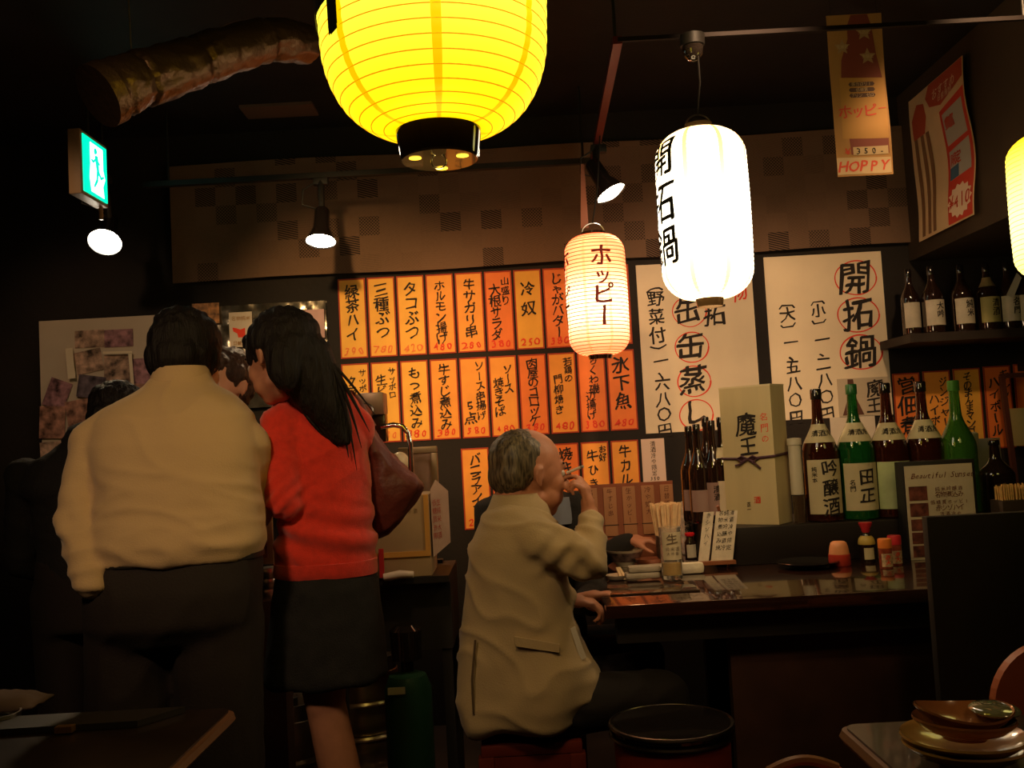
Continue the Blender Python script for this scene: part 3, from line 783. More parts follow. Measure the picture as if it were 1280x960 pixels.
# ------------------------------------------------------------------ duct
def duct():
    P = [W(128, 118, 2.15), W(165, 102, 2.2), W(225, 85, 2.3), W(285, 62, 2.4), W(340, 48, 2.5), W(383, 55, 2.62)]
    pts = []
    for i in range(len(P) - 1):
        for k in range(16): pts.append(P[i].lerp(P[i + 1], k / 16))
    pts.append(P[-1])
    for _ in range(30): pts = [pts[0]] + [(pts[i - 1] + pts[i] * 2 + pts[i + 1]) / 4 for i in range(1, len(pts) - 1)] + [pts[-1]]
    n = 48; vs = []; m = len(pts); prev = None
    for i, p in enumerate(pts):
        t = (pts[min(i + 1, m - 1)] - pts[max(i - 1, 0)]).normalized()
        u = t.orthogonal().normalized() if prev is None else (prev - t * prev.dot(t)).normalized(); prev = u; w = t.cross(u)
        s = i / (m - 1); r = .072 - .016 * s
        for k in range(n):
            a = 2 * math.pi * k / n
            q = Vector((math.cos(a) * 1.6, math.sin(a) * 1.6, s * 9))
            rr = r * (1 - .13 * abs(noise.noise(q)) - .07 * abs(noise.noise(q * 2.7)) + .015 * math.sin(s * 60))
            for bnd in (.22, .47, .78): rr -= .009 * math.exp(-((s - bnd) / .008) ** 2)
            vs.append(p + (u * math.cos(a) + w * math.sin(a)) * rr)
    fs = [(i * n + k, i * n + (k + 1) % n, (i + 1) * n + (k + 1) % n, (i + 1) * n + k) for i in range(m - 1) for k in range(n)]
    fs += [tuple(range(n - 1, -1, -1)), tuple((m - 1) * n + k for k in range(n))]
    mb = MB().add(vs, fs)
    o = build('foil_duct', mb, mat('duct_foil', (.13, .075, .04), .42, .85, bump=.4, bscale=45), sharp=50)
    tag(o, 'crinkled metallic flexible duct hanging under the ceiling at upper left', 'duct')
    q = W(164, 62, 2.2)
    build('hanger_wire', MB().tube([q, (q.x - .01, 2.2, CEIL)], .002, 5), STEEL, o)
    build('end_collar', MB().tube([P[0] - (P[1] - P[0]).normalized() * .012, P[0] + (P[1] - P[0]).normalized() * .02], .073, 28), mat('duct_foil', (.13, .075, .04)), o)
duct()

# ------------------------------------------------------------------ lanterns
def lantern(name, c, R, Hh, nribs, paper, ribm, seamm, capm, label, shoulder=.32, ribr=.0012, seams=8, seam0=.3, cap_r=None, bulge=.0015, seamw=.06, pw=2.0, toph=.03, holes=False, wire=True, wiretop=None):
    """c = centre of the body; local z runs up"""
    o = thing(name, label, 'lantern', c, None); cr = cap_r or R * .36
    hh = Hh / 2
    def rad(z):
        s = min(1, abs(z) / hh); e = (1 - shoulder)
        if s < e: return R * (1 - .02 * (s / e) ** 2)
        q = (s - e) / (1 - e)
        return cr + (R * .98 - cr) * math.sqrt(max(0, 1 - q ** pw))
    # arc-length spaced ribs
    zs = [-hh + Hh * k / 800 for k in range(801)]; L = [0]
    for a, b in zip(zs[:-1], zs[1:]): L.append(L[-1] + math.hypot(b - a, rad(b) - rad(a)))
    def at_l(l):
        k = min(max(np.searchsorted(L, l) - 1, 0), 799); t = (l - L[k]) / max(1e-9, L[k + 1] - L[k]); z = zs[k] + (zs[k + 1] - zs[k]) * t
        return rad(z), z
    prof = []
    for i in range(nribs):
        for s in (0, .25, .5, .75):
            r, z = at_l(L[-1] * (i + s) / nribs); prof.append((r + bulge * math.sin(math.pi * s), z))
    prof.append((rad(hh), hh))
    build('paper_shade', MB().lathe(prof, c, 72, cap=False), paper, o, sharp=None)
    rb = MB()
    for i in range(1, nribs):
        r, z = at_l(L[-1] * i / nribs)
        rb.tube([Vector(c) + Vector((r * math.cos(a), r * math.sin(a), z)) for a in [2 * math.pi * k / 64 for k in range(64)]], ribr, 4, closed=True)
    build('ribs', rb, ribm, o, kind='stuff', sharp=None)
    for k in range(seams):
        a = seam0 + 2 * math.pi * k / seams; w = seamw
        pr2 = [(r + .0006, z) for r, z in prof]
        build('seam', MB().lathe(pr2, c, 3, a0=a - w / 2, a1=a + w / 2, cap=False), seamm, o, sharp=None)
    # caps
    zb = -hh
    build('base_cap', MB().lathe([(cr * .2, zb - toph), (cr * .92, zb - toph), (cr * .96, zb - toph + .004), (cr * 1.04, zb - .002), (cr * 1.06, zb + .003), (cr * .98, zb + .004), (cr * .9, zb - .004), (cr*.2, zb-.01)], c, 40), capm, o)
    build('top_cap', MB().lathe([(cr * .9, hh - .003), (cr * 1.05, hh - .002), (cr * 1.03, hh + toph * .8), (cr * .7, hh + toph * .8)], c, 40), capm, o)
    if wire:
        p = Vector(c) + Vector((0, 0, hh + toph * .6)); a = cr * .95; g = []
        for k in range(17):
            th = math.pi * k / 16; g.append(p + Vector((a * math.cos(th), 0, a * .9 * math.sin(th))))
        build('wire_handle', MB().tube(g, .0022, 6), STEEL, o)
        if wiretop is not None:
            t = p + Vector((0, 0, a * .9)); build('hanging_cord', MB().tube([t, t.lerp(Vector(wiretop), .4) + Vector((.008, 0, 0)), wiretop], .0025, 5), BLACK, o)
    return o, rad, cr
def lwrap(c, rad, a_c, off=.004):
    """map flat (x, z) onto the lantern skin, x measured round from angle a_c (facing -Y is -pi/2)"""
    return lambda x, z: (c[0] + (rad(z) + off) * math.cos(a_c + x / max(rad(z), .03)), c[1] + (rad(z) + off) * math.sin(a_c + x / max(rad(z), .03)), c[2] + z)

# big yellow one
Y1 = 1.62; cc = W(541, 25, Y1); R1 = 146.5 / F * Y1
zb = W(549, 166, Y1 - .0).z; Hh = .52; C1 = (cc.x, Y1, zb + Hh / 2 + .002)
yp = glow_mat('yellow_lantern_paper', (1.0, .93, .07), (1.0, .62, .0), .02, .30, 1.55, (.5, .35, .01))
yr = mat('yellow_lantern_rib', (.5, .15, .0), .6, emit=(1, .30, .0), es=.75)
ys = glow_mat('yellow_lantern_seam', (1.0, .70, .0), (1.0, .45, .0), .0, .30, 1.1, (.5, .35, .01))
o, rad, cr = lantern('yellow_lantern', C1, R1, Hh, 29, yp, yr, ys, mat('lantern_cap', (.02, .012, .008), .08, coat=1), 'large glowing yellow paper lantern cut by the top of the picture', shoulder=.62, ribr=.0011, seams=7, seam0=-math.pi / 2 + .09, cap_r=.070, seamw=.085, toph=.050, pw=2.1, wiretop=(C1[0], Y1, CEIL))
hm = mat('cap_hole_glow', (.8, .5, .05), .5, emit=(1, .62, .05), es=1.2)
zb2 = C1[2] - Hh / 2 - .050
for k in range(3):
    a = math.pi / 2 + 2 * math.pi * k / 3 ; q = Vector((C1[0] + .046 * math.cos(a), Y1 + .046 * math.sin(a), zb2 - .0012))
    build('vent_hole', MB().lathe([(.0105, 0), (.0105, .002)], q, 16), hm, o)
q = Vector((C1[0] - .0, Y1 - .067, C1[2] - Hh / 2 - .028)); 
g = [Vector((C1[0], Y1 - .03, zb2 - .010)) + Vector((.0125 * math.cos(a), 0, .0125 * math.sin(a))) for a in [2 * math.pi * k / 20 for k in range(20)]]
build('pull_ring', MB().tube(g, .0014, 6, closed=True), STEEL, o)
t = MB(); wr = lwrap(C1, rad, -math.pi / 2 - .86, .004)
glyph(t, '本', .0, -.0, .27, wr, curved=.02, brush=.6)
build('lettering', t, INK, o)
lamp('lantern_bulb', 'POINT', (C1[0], Y1, C1[2] - Hh / 2 - .14), 2.0, (1, .75, .2), size=.05, parent=o)

# white one
Y2 = 2.62; cc = W(880, 268, Y2); k2 = Y2 / F; R2 = 57.5 * k2; Hh = 215 * k2; C2 = (cc.x, Y2, cc.z)
wp = glow_mat('white_lantern_paper', (1, .92, .72), (1.0, .70, .36), -.02, .27, 4.6)
wr_ = mat('white_lantern_rib', (.7, .5, .3), .6, emit=(1, .55, .2), es=1.3)
wsm = glow_mat('white_lantern_seam', (1, .86, .55), (1, .55, .14), -.03, .24, 2.6)
wt = (near.x + .22, near.y, ZT)
o, rad, cr = lantern('white_lantern', C2, R2, Hh, 44, wp, wr_, wsm, mat('lantern_cap_dark', (.10, .06, .025), .15, .4), 'tall glowing white paper lantern with black characters down its left side', shoulder=.34, ribr=.0008, seams=8, seam0=-math.pi / 2 + .25, cap_r=17 * k2, bulge=.0012, seamw=.10, toph=.022, wiretop=(W(872, 60, near.y).x, near.y, ZT))
wr = lwrap(C2, rad, -math.pi / 2 - 1.28, .0026)
for ch, zz in zip('開拓鍋', (.145, .025, -.095)):
    t = MB(); glyph(t, ch, .0, zz, .115, wr, curved=.012, brush=.7, sx=1.1); build('character', t, INK, o)
lamp('lantern_bulb', 'POINT', (C2[0], Y2, C2[2] - Hh / 2 - .10), 3.0, (1, .7, .4), size=.05, parent=o)

# small warm one
Y3 = 3.5; cc = W(746, 369, Y3); k3 = Y3 / F; R3 = 38.5 * k3; Hh = 151 * k3; C3 = (cc.x, Y3, cc.z)
sp_ = glow_mat('small_lantern_paper', (1, .90, .50), (1.0, .20, .07), -.045, .165, 2.3)
sr = mat('small_lantern_rib', (.7, .1, .02), .6, emit=(1, .10, .02), es=1.1)
ss = glow_mat('small_lantern_seam', (1, .80, .35), (1, .16, .04), -.045, .165, 1.9)
o, rad, cr = lantern('small_lantern', C3, R3, Hh, 38, sp_, sr, ss, mat('lantern_cap', (.02, .012, .008), .08, coat=1), 'small glowing orange-edged paper lantern reading ホッピー in front of the strips', shoulder=.30, ribr=.0018, seams=8, seam0=-math.pi / 2 + .33, cap_r=15 * k3, bulge=.0008, seamw=.10, toph=.016, wiretop=(xb + .006, 3.5, ZT - .010))
for ac in (-math.pi / 2 + .12, -math.pi / 2 - 1.4):
    wr = lwrap(C3, rad, ac, .0030)
    for ch, zz in zip('ホッピー', (.125, .055, -.01, -.085)):
        t = MB(); glyph(t, ch, .0, zz, .085 if ch != 'ッ' else .065, wr, curved=.012, brush=.7); build('character', t, mat('red_dark_ink', (.14, .008, .006), .8), o)
build('ribbon', MB().prism([W(726, 205, 3.56), W(730, 205, 3.56), W(736, 285, 3.53), W(726, 285, 3.53)], (0, .002, 0)), mat('ribbon_pink', (.22, .08, .05), .7), o)
lamp('lantern_bulb', 'POINT', (C3[0], Y3, C3[2] - Hh / 2 - .06), 1.0, (1, .5, .2), size=.03, parent=o)

# right-edge yellow lantern, mostly out of frame
Y4 = 2.3; cc = W(1332, 255, Y4); k4 = Y4 / F
C4 = (cc.x, Y4, cc.z - .0)
rp = glow_mat('edge_lantern_paper', (1, .93, .35), (1.0, .72, .0), -.05, .24, 2.3, (.5, .35, .01))
lantern('yellow_lantern', C4, 64 * k4, 190 * k4, 40, rp, mat('edge_rib', (.5, .3, 0), .6, emit=(1, .6, 0), es=1.2), rp, mat('lantern_cap', (.02, .012, .008), .08, coat=1), 'yellow paper lantern sliver at the right edge of the picture', shoulder=.34, ribr=.0009, seams=4, cap_r=18 * k4, toph=.02, wiretop=(C4[0], Y4, CEIL))
c = W(1268, 60, 2.3)
# ================================================================== COUNTER
ZC = .75
YF = 2.57
CW = mat('counter_lacquer', (.028, .010, .006), .14, coat=.7, var=.35, vscale=4, stretch=(1, 6, 1))
xl = W(757, 755, YF).x
o = thing('bar_counter', 'long glossy dark brown bar counter with a black front', 'counter', (1.6, 3.0, 0))
build('worktop', MB().box((xl, YF, ZC - .035), (3.0, 3.62, ZC), bev=.004), CW, o)
build('front_panel', MB().box((W(915, 850, 2.68).x, 2.68, 0), (3.0, 2.72, ZC - .034)), mat('counter_front_brown', (.05, .020, .014), .6, var=.3), o, smooth=False)
build('back_panel', MB().box((xl + .42, 3.1, 0), (W(916, 850, 2.72).x + .0, 3.14, ZC - .034)), BLACK, o, smooth=False)
build('apron', MB().box((xl + .03, 2.62, ZC - .11), (3.0, 2.66, ZC - .034)), BLACK, o, smooth=False)
# raised ledge carrying the big bottles
ZR = .872
xr0 = W(893, 665, 3.19).x
rz = build('raised_ledge', MB().box((xr0, 3.19, ZC), (3.0, 3.58, ZR), bev=.004), mat('ledge_black', (.014, .009, .007), .45)); tag(rz, 'black raised ledge on the counter carrying the large bottles', 'ledge')
# partition in front, right
px_ = W(1156, 700, 2.40)
o = build('partition_panel', MB().box((px_.x, 2.37, 0), (3.0, 2.40, W(1156, 645, 2.40).z), bev=.003), mat('partition_black', (.016, .012, .009), .6, var=.2)); tag(o, 'plain black partition panel standing in front of the counter at right', 'partition')

# ------------------------------------------------------------------ bottles
G_BROWN = mat('brown_glass', (.075, .016, .007), .06, trans=.55, coat=.5)
G_DARK = mat('near_black_glass', (.022, .010, .006), .07, coat=.8)
G_GREEN = mat('green_glass', (.018, .17, .03), .06, trans=.6, coat=.5)
G_LGREEN = mat('leaf_green_glass', (.09, .30, .035), .07, trans=.6, coat=.5)
LAB = mat('label_cream', (.62, .52, .32), .7, var=.08)
LABP = mat('label_pale', (.60, .52, .40), .7, var=.15, vscale=20)
def bottle(base, h, r, glass, label, lab=None, shoulder=None, cap=None, text=None, a_c=-math.pi / 2, group=None, name='sake_bottle', labm=LAB, body=.55, neck=.38, labhalf=1.1, txtsize=.03, captop=.03, extra=None, shm=None):
    o = thing(name, label, 'bottle', base, group); b = Vector(base)
    zb, zn = h * body, h * (body + .27)
    prof = [(.004, .002), (r * .86, 0), (r * .97, .004), (r, .012), (r, zb)]
    for k in range(1, 10):
        s = k / 9; e = s * s * (3 - 2 * s); prof.append((r + (r * neck - r) * e, zb + (zn - zb) * s))
    rn = r * neck
    prof += [(rn * .86, h * .93), (rn * .84, h * .955), (rn * .95, h * .96), (rn * .95, h), (.004, h)]
    build('glass', MB().lathe(prof, b, 28), glass, o)
    build('cap', MB().lathe([(rn * 1.02, h - captop), (rn * 1.04, h - captop + .002), (rn * 1.04, h + .002), (rn * .9, h + .005), (.003, h + .005)], b, 20), cap or BLACKGLOSS, o)
    def rr(z):
        for (r0, z0), (r1, z1) in zip(prof[3:-2], prof[4:-1]):
            if z0 <= z <= z1: return r0 + (r1 - r0) * (z - z0) / max(1e-6, z1 - z0)
        return r
    if lab:
        z0, z1 = lab[0] * h, lab[1] * h
        LB = build('label', MB().lathe([(rr(z0) + .0012, z0), (rr(z1) + .0012, z1)], b, 16, a0=a_c - labhalf, a1=a_c + labhalf, cap=False), labm, o)
    if shoulder:
        z0, z1 = shoulder[0] * h, shoulder[1] * h; pp = []
        for k in range(7): z = z0 + (z1 - z0) * k / 6; pp.append((rr(z) + .0015, z))
        SB = build('shoulder_label', MB().lathe(pp, b, 16, a0=a_c - 1.5, a1=a_c + 1.5, cap=False), shm or LAB, o)
        if h > .4:
            t = MB(); zm = (z0 + z1) / 2
            for q in range(3): glyph(t, '清酒冷'[q], (q - 1) * .022, zm, .022, lambda x, z: (b.x + (rr(z) + .0026) * math.cos(a_c + x / rr(zm)), b.y + (rr(z) + .0026) * math.sin(a_c + x / rr(zm)), b.z + z), curved=.008)
            build('lettering', t, INK, SB)
    if text:
        t = MB(); mfn = lambda x, z: (b.x + (rr(z) + .0022) * math.cos(a_c + x / r), b.y + (rr(z) + .0022) * math.sin(a_c + x / r), b.z + z)
        for (s, x, zt, size) in text: column(t, s, x, zt * h, size, mfn, curved=.008, brush=1.0)
        build('lettering', t, INK, LB)
    return o
def BP(px, py, Y): return tuple(W(px, py, Y))
YB = 3.27
def ledge(px, Y=YB): p = W(px, 652, Y); return (p.x, Y, ZR + .0006)
GB = 'large sake bottles on the raised ledge'
bottle(ledge(1031), .438, .0600, G_BROWN, 'large brown bottle with dense black lettering on a cream label, left of the green bottle', (.06, .47), (.60, .74), text=[('吟醸酒', .010, .47, .062), ('純米本', -.040, .42, .018)], group=GB, neck=.30, txtsize=.05, body=.52)
bottle(ledge(1076), .448, .0600, G_GREEN, 'large dark green bottle with 田 on its cream label', (.07, .42), (.58, .72), text=[('田正', .010, .385, .060), ('名門', -.036, .30, .02)], cap=mat('cap_green', (.02, .12, .03), .3), group=GB, neck=.30, body=.52)
bottle(ledge(1118), .446, .0600, G_BROWN, 'large brown bottle with a pale green-edged label, third from the big box', (.07, .42), (.58, .71), text=[('純米', .016, .38, .04)], labm=mat('label_greenish', (.48, .55, .28), .7, var=.2, vscale=12), group=GB, neck=.30, body=.52)
bottle(ledge(1163), .445, .0600, G_BROWN, 'large brown bottle standing behind the black menu holder', (.07, .40), (.58, .72), group=GB, neck=.30, body=.52)
bottle(ledge(1205), .442, .0590, G_LGREEN, 'clear leaf-green bottle behind the right end of the menu holder', cap=mat('cap_lgreen', (.06, .20, .03), .3), group=GB, neck=.32, body=.50)
# small lettering on shoulder labels handled by brush dashes
bottle(ledge(1250, 3.24), .235, .058, G_DARK, 'squat black bottle with a narrow flared neck beside the toothpick box', neck=.30, body=.52, name='black_bottle', captop=.012, cap=BLACKGLOSS)
o = tag(build('white_canister', MB().lathe([(.004, 0), (.024, 0), (.024, .24), (.027, .242), (.027, .262), (.02, .268), (.003, .268)], ledge(1221, 3.36), 24), mat('white_plastic', (.62, .55, .42), .4)), 'slim cream canister between green and black bottles', 'canister')
o = tag(build('grey_card', MB().box((W(1216, 550, 3.45).x, 3.45, ZR + .001), (W(1250, 550, 3.45).x, 3.455, W(1230, 548, 3.45).z)), mat('grey_card', (.42, .38, .32), .7), smooth=False), 'grey card standing behind the black bottle', 'card')
# toothpicks / skewers box
p = ledge(1262, 3.10)
o = thing('skewer_box', 'box of yellow bamboo sticks at the right edge above the partition', 'box of sticks', (p[0] + .03, 3.0, ZR))
p = (p[0], p[1], ZC + .001)
sk = MB()
for i in range(26):
    for j in range(5):
        x = p[0] - .055 + i * .0068 + random.uniform(-.001, .001); sk.tube([(x, 3.02 + j * .012, ZC + .06), (x + random.uniform(-.003, .003), 3.02 + j * .012, ZC + .225 + random.uniform(-.006, .004))], .0026, 5)
BAM = mat('bamboo_sticks', (.72, .42, .13), .6, var=.25, vscale=60)
build('sticks', sk, BAM, o, kind='stuff'); build('box', MB().box((p[0] - .065, 3.005, ZC), (p[0] + .13, 3.085, ZC + .18), bev=.003), mat('box_dark', (.05, .03, .02), .5), o)

# white slim cup + dark bottle right of the big box
p = ledge(1001, 3.26)
o = tag(build('white_cup', MB().lathe([(.004, 0), (.020, 0), (.022, .09), (.006, .092)], (p[0], 3.26, ZR), 20), mat('dark_jar', (.06, .035, .02), .1, coat=1)), 'small dark glass jar right of the big box', 'jar'); rename(o, 'dark_jar')
tag(build('white_canister', MB().lathe([(.004, .0), (.021, .0), (.021, .165), (.024, .166), (.024, .188), (.003, .19)], (p[0] - .004, 3.26, ZR + .0935), 24), mat('white_plastic', (.62, .55, .42))), 'white capped canister stacked on the small dark jar', 'canister')

# big gift box with cord
Yb = 3.24
a = W(909, 484, Yb); zt = a.z; x0 = W(910, 600, Yb).x
bx = x0 + .0; w = 56 * Yb / F; d = .115
o = thing('gift_box', 'tall pale wooden-look bottle box reading 魔王 tied with a purple cord', 'box', (bx + .08, Yb + .04, ZR))
rotb = Matrix.Rotation(math.radians(-22), 3, 'Z'); piv = Vector((bx, Yb, 0))
def bxp(x, y, z): return rotb @ Vector((x, y, z)) + piv
BXW = w / math.cos(math.radians(38)) * .97; BXD = .115
def bxbox(x0, y0, z0, x1, y1, z1):
    m = MB()
    vs = [bxp(x, y, z) for x in (x0, x1) for y in (y0, y1) for z in (z0, z1)]
    return m.add(vs, [(0, 1, 3, 2), (4, 6, 7, 5), (0, 4, 5, 1), (2, 3, 7, 6), (0, 2, 6, 4), (1, 5, 7, 3)])
# box turned so that its right side shows: rotate +
rotb = Matrix.Rotation(math.radians(-30), 3, 'Z')
rotb = Matrix.Rotation(math.radians(28), 3, 'Z')
piv = Vector((W(974, 655, Yb - .03).x, Yb - .030, ZR + .001))
rotb = Matrix.Rotation(math.radians(-38), 3, 'Z')
# local: front face spans x -BXW..0 at y=0, right side goes back along +y
def bxp(x, y, z): return rotb @ Vector((x, y, 0)) + Vector((0, 0, z)) + piv
HB = zt - ZR
build('carton', bxbox(-BXW, 0, 0, 0, BXD, HB), mat('pale_wood_box', (.62, .50, .27), .6, var=.06, vscale=3, stretch=(6, 6, .6)), o, smooth=False)
build('lid_edge', bxbox(-BXW - .001, -.001, HB - .004, .001, BXD + .001, HB + .002), mat('pale_wood_box2', (.72, .60, .36), .6), o, smooth=False)
zc = HB * .48
cord = MB(); e = .003
cord.tube([bxp(-BXW - e, -e, zc), bxp(-BXW / 2, -e - .002, zc - .003), bxp(e, -e, zc + .004), bxp(e, BXD + e, zc + .010), bxp(-BXW - e, BXD + e, zc + .01)], .0045, 8, closed=True)
for s in (-1, 1):
    cc_ = bxp(-BXW * .5, -.006, zc - .004)
    cord.tube([cc_, cc_ + rotb @ Vector((s * .02, -.004, .010)), cc_ + rotb @ Vector((s * .038, -.003, .002)), cc_ + rotb @ Vector((s * .022, -.004, -.008)), cc_], .004, 8)
    cord.tube([cc_, cc_ + rotb @ Vector((s * .03, -.004, -.018)), cc_ + rotb @ Vector((s * .045, -.003, -.032 if s > 0 else -.02))], .0035, 8)
build('cord', cord, mat('purple_cord', (.07, .025, .04), .6), o)
t = MB(); mfb = lambda x, z: bxp(x, -.0012, z)
glyph(t, '魔', -BXW * .50, HB * .72, .075, mfb); glyph(t, '王', -BXW * .48, HB * .565, .068, mfb); column(t, '正一', -BXW * .55, HB * .16, .016, mfb)
build('lettering', t, INK, o, smooth=False)
t = MB(); column(t, '名門の', -BXW * .15, HB * .80, .030, mfb, .036, wt='r'); column(t, '酒', -BXW * .38, HB * .20, .024, mfb)
build('red_lettering', t, REDINK, o, smooth=False)

# dark bottles left of the box
GD = 'dark bottles crowded left of the big box'
ys = 3.42
def onc(px, Y): return (W(px, 690, Y).x, Y, ZC + .0006)
for k, (px, Y, h, lab) in enumerate(((870, 3.5, .44, 'leftmost of the dark bottles crowded left of the big box'), (880, 3.42, .445, 'second dark bottle from the left in the crowd by the big box'), (892, 3.52, .47, 'dark bottle at the middle of the crowd left of the big box'), (899, 3.41, .455, 'dark bottle with a tan label just left of the red-lettered one'), (911, 3.40, .465, 'dark bottle with red-lettered cream label touching the big box'))):
    z = ZR if px > 893 else ZC
    b = (W(px, 690, Y).x, Y, (ZR if W(px, 690, Y).x + .036 > xr0 and Y > 3.19 else ZC) + .0006)
    hh_ = h - (b[2] - ZC)
    bottle(b, hh_ + .02, .036, G_DARK, lab, (.08, .40) if k > 1 else (.12, .34), (.62, .72) if k == 4 else None, text=[('清酒', 0, .37, .026)] if k in (2, 3) else None, labm=mat('label_pinkgrey', (.36, .22, .19), .7) if k < 4 else PAPERW, group=GD, neck=.36, body=.52)
# bottles on the wall shelf
GS = 'sake bottles on the shelf under the soffit'
kS = 3.95 / F
for px, lab, lm, tx in ((1147, 'small dark bottle with a pinkish label, leftmost on the wall shelf', LABP, None), (1169, 'dark bottle with a wide pale label, second on the wall shelf', LABP, '大吟'), (1206, 'dark bottle standing alone with a pale label, mid wall shelf', LABP, '純米'), (1238, 'dark bottle with yellow label and gold collar on the wall shelf', mat('label_yellow', (.50, .42, .16), .7), '清酒'), (1264, 'dark bottle with a pale slanting ribbon on the wall shelf', LABP, '名門'), (1283, 'dark bottle cut by the right edge on the wall shelf', LABP, None)):
    p = W(px, 417, 3.95); wd_ = .042 if px not in (1147,) else .036
    b = (p.x, 3.95 + (.05 if px == 1147 else 0), sz + .0006)
    bottle(b, .275, wd_ if px != 1238 else .044, G_DARK, lab, (.12, .50), (.66, .80) if px == 1238 else None, text=[(tx, .012, .47, .034)] if tx else None, labm=lm, group=GS, neck=.34, body=.55, shm=mat('gold_foil', (.6, .45, .2), .35, .6))
ob = W(1262, 360, 3.9)
tag(build('paper_ribbon', MB().prism([W(1258, 369, 3.893), W(1267, 372, 3.893), W(1277, 347, 3.893), W(1271, 341, 3.893)], (0, .001, 0)), PAPERG), 'pale slanting paper ribbon on a shelf bottle', 'ribbon')

# ------------------------------------------------------------------ menu holder with laminated card
o = thing('menu_holder', 'black menu holder with a tall laminated food card below the brown bottles', 'menu holder', (W(1175, 640, 3.1).x, 3.12, ZC))
tl = W(1134, 583, 3.08); br = W(1222, 572, 3.08); zt_ = tl.z
build('stand', MB().box((W(1129, 600, 3.10).x, 3.10, ZC), (W(1220, 600, 3.10).x, 3.165, zt_ + .012), bev=.003), BLACK, o)
cz0 = W(1140, 703, 3.08).z; cx0_, cx1_ = W(1136, 640, 3.08).x, W(1221, 640, 3.08).x
cz0 = max(cz0, ZC + .001)
build('card', MB().box((cx0_, 3.088, cz0), (cx1_, 3.092, zt_)), mat('laminated_card', (.60, .50, .36), .35, coat=.5, var=.1), o, smooth=False)
ch_ = zt_ - cz0; k = 3.08 / F
t = MB()
for i, (a, b) in enumerate(((.78, .63), (.60, .46), (.43, .31), (.29, .17), (.15, .03))): build('food_picture', MB().box((cx0_ + .008, 3.0865, cz0 + ch_ * b), (cx0_ + .066, 3.088, cz0 + ch_ * a)), mat('food_maroon', (.16, .05, .035), .4, var=.7, vscale=40), o, smooth=False)
t = MB(); mfc = lambda x, z: (cx0_ + x, 3.0868, cz0 + z)
row(t, 'Beautiful Sunset', .12, ch_ * .89, .026, mfc, pitch=.0125, wt='r', shear=.3)
for j, zz in enumerate((.74, .68, .60, .54, .47)): row(t, ('純米吟醸酒', '名物煮込み', '低糖質ホッピー', '赤シソハイ', '清酒冷や')[j], .135, ch_ * zz, .015 + .006 * (j % 2), mfc, pitch=.018, wt='r')
build('lettering', t, mat('card_brown_ink', (.16, .05, .03), .6), o, smooth=False)

# ------------------------------------------------------------------ condiments
def cpt(px, py):   # point on the counter top under the pixel
    p = at_z(px, py, ZC); return p
def lat(name, lab, cat, prof, p, m, parent=None, n=24):
    o = build(name, MB().lathe(prof, (p[0], p[1], p[2] + .0006), n), m, parent)
    if parent is None: tag(o, lab, cat)
    return o
p = cpt(1050, 707)
o = thing('spice_tub', 'squat tub with orange top and red lower half on the counter', 'spice tub', tuple(p))
build('tub', MB().lathe([(.004, 0), (.031, 0), (.034, .004), (.033, .036), (.030, .037)], p, 28), mat('tub_red', (.55, .05, .03), .35), o)
build('lid', MB().lathe([(.0315, .0375), (.028, .060), (.024, .072), (.018, .076), (.003, .077)], p, 28), mat('tub_orange', (.80, .32, .14), .45, var=.1), o)
p = cpt(1085, 703)
o = thing('soy_sauce_bottle', 'soy sauce bottle with flat red cap and yellow shoulder band', 'sauce bottle', tuple(p))
build('glass', MB().lathe([(.004, 0), (.022, 0), (.024, .004), (.023, .05), (.026, .062), (.022, .075), (.012, .088), (.010, .096)], p, 28), G_DARK, o)
build('band', MB().lathe([(.0262, .058), (.0268, .063), (.0235, .076), (.016, .085)], p, 28, cap=False), mat('band_yellow', (.55, .38, .08), .4), o)
build('label', MB().lathe([(.0245, .012), (.0238, .048)], p, 16, a0=-2.3, a1=-.9, cap=False), LAB, o)
build('cap', MB().lathe([(.010, .094), (.013, .100), (.014, .108), (.021, .122), (.021, .127), (.003, .128)], p, 28), mat('cap_red', (.60, .03, .04), .35), o)
for px, py, capm, lab, h in ((1108, 710, mat('cap_orange', (.80, .22, .04), .4), 'small spice jar with orange cap, nearer of the pair', .060), (1120, 706, mat('cap_red', (.6, .03, .04)), 'small spice jar with red cap, behind the orange-capped one', .062)):
    p = cpt(px, py)
    o = thing('spice_jar', lab, 'spice jar', tuple(p), 'small spice jars on the counter')
    build('jar', MB().lathe([(.004, 0), (.019, 0), (.020, .003), (.020, h), (.016, h + .004)], p, 24), mat('spice_red', (.30, .06, .03), .15, coat=.8, var=.4, vscale=60), o)
    build('cap', MB().lathe([(.0205, h + .001), (.0205, h + .026), (.019, h + .029), (.003, h + .029)], p, 24), capm, o)
    build('label', MB().lathe([(.0206, .006), (.0206, .045)], p, 16, a0=-2.5, a1=-.7, cap=False), mat('spice_label', (.60, .42, .25), .6, var=.5, vscale=90), o)
    t = MB(); mj = lambda x, z: (p[0] + .0212 * math.cos(-math.pi / 2 + x / .02), p[1] + .0212 * math.sin(-math.pi / 2 + x / .02), p[2] + z)
    column(t, '赤大', 0, .043, .016, mj, curved=.006); build('lettering', t, REDINK, o)
# black glossy plate
p = cpt(1010, 709)
o = lat('black_plate', 'flat glossy black plate on the counter below the gift box', 'plate', [(.003, .004), (.055, .004), (.092, .014), (.096, .018), (.094, .020), (.055, .010), (.003, .009)], p, BLACKGLOSS, n=40)

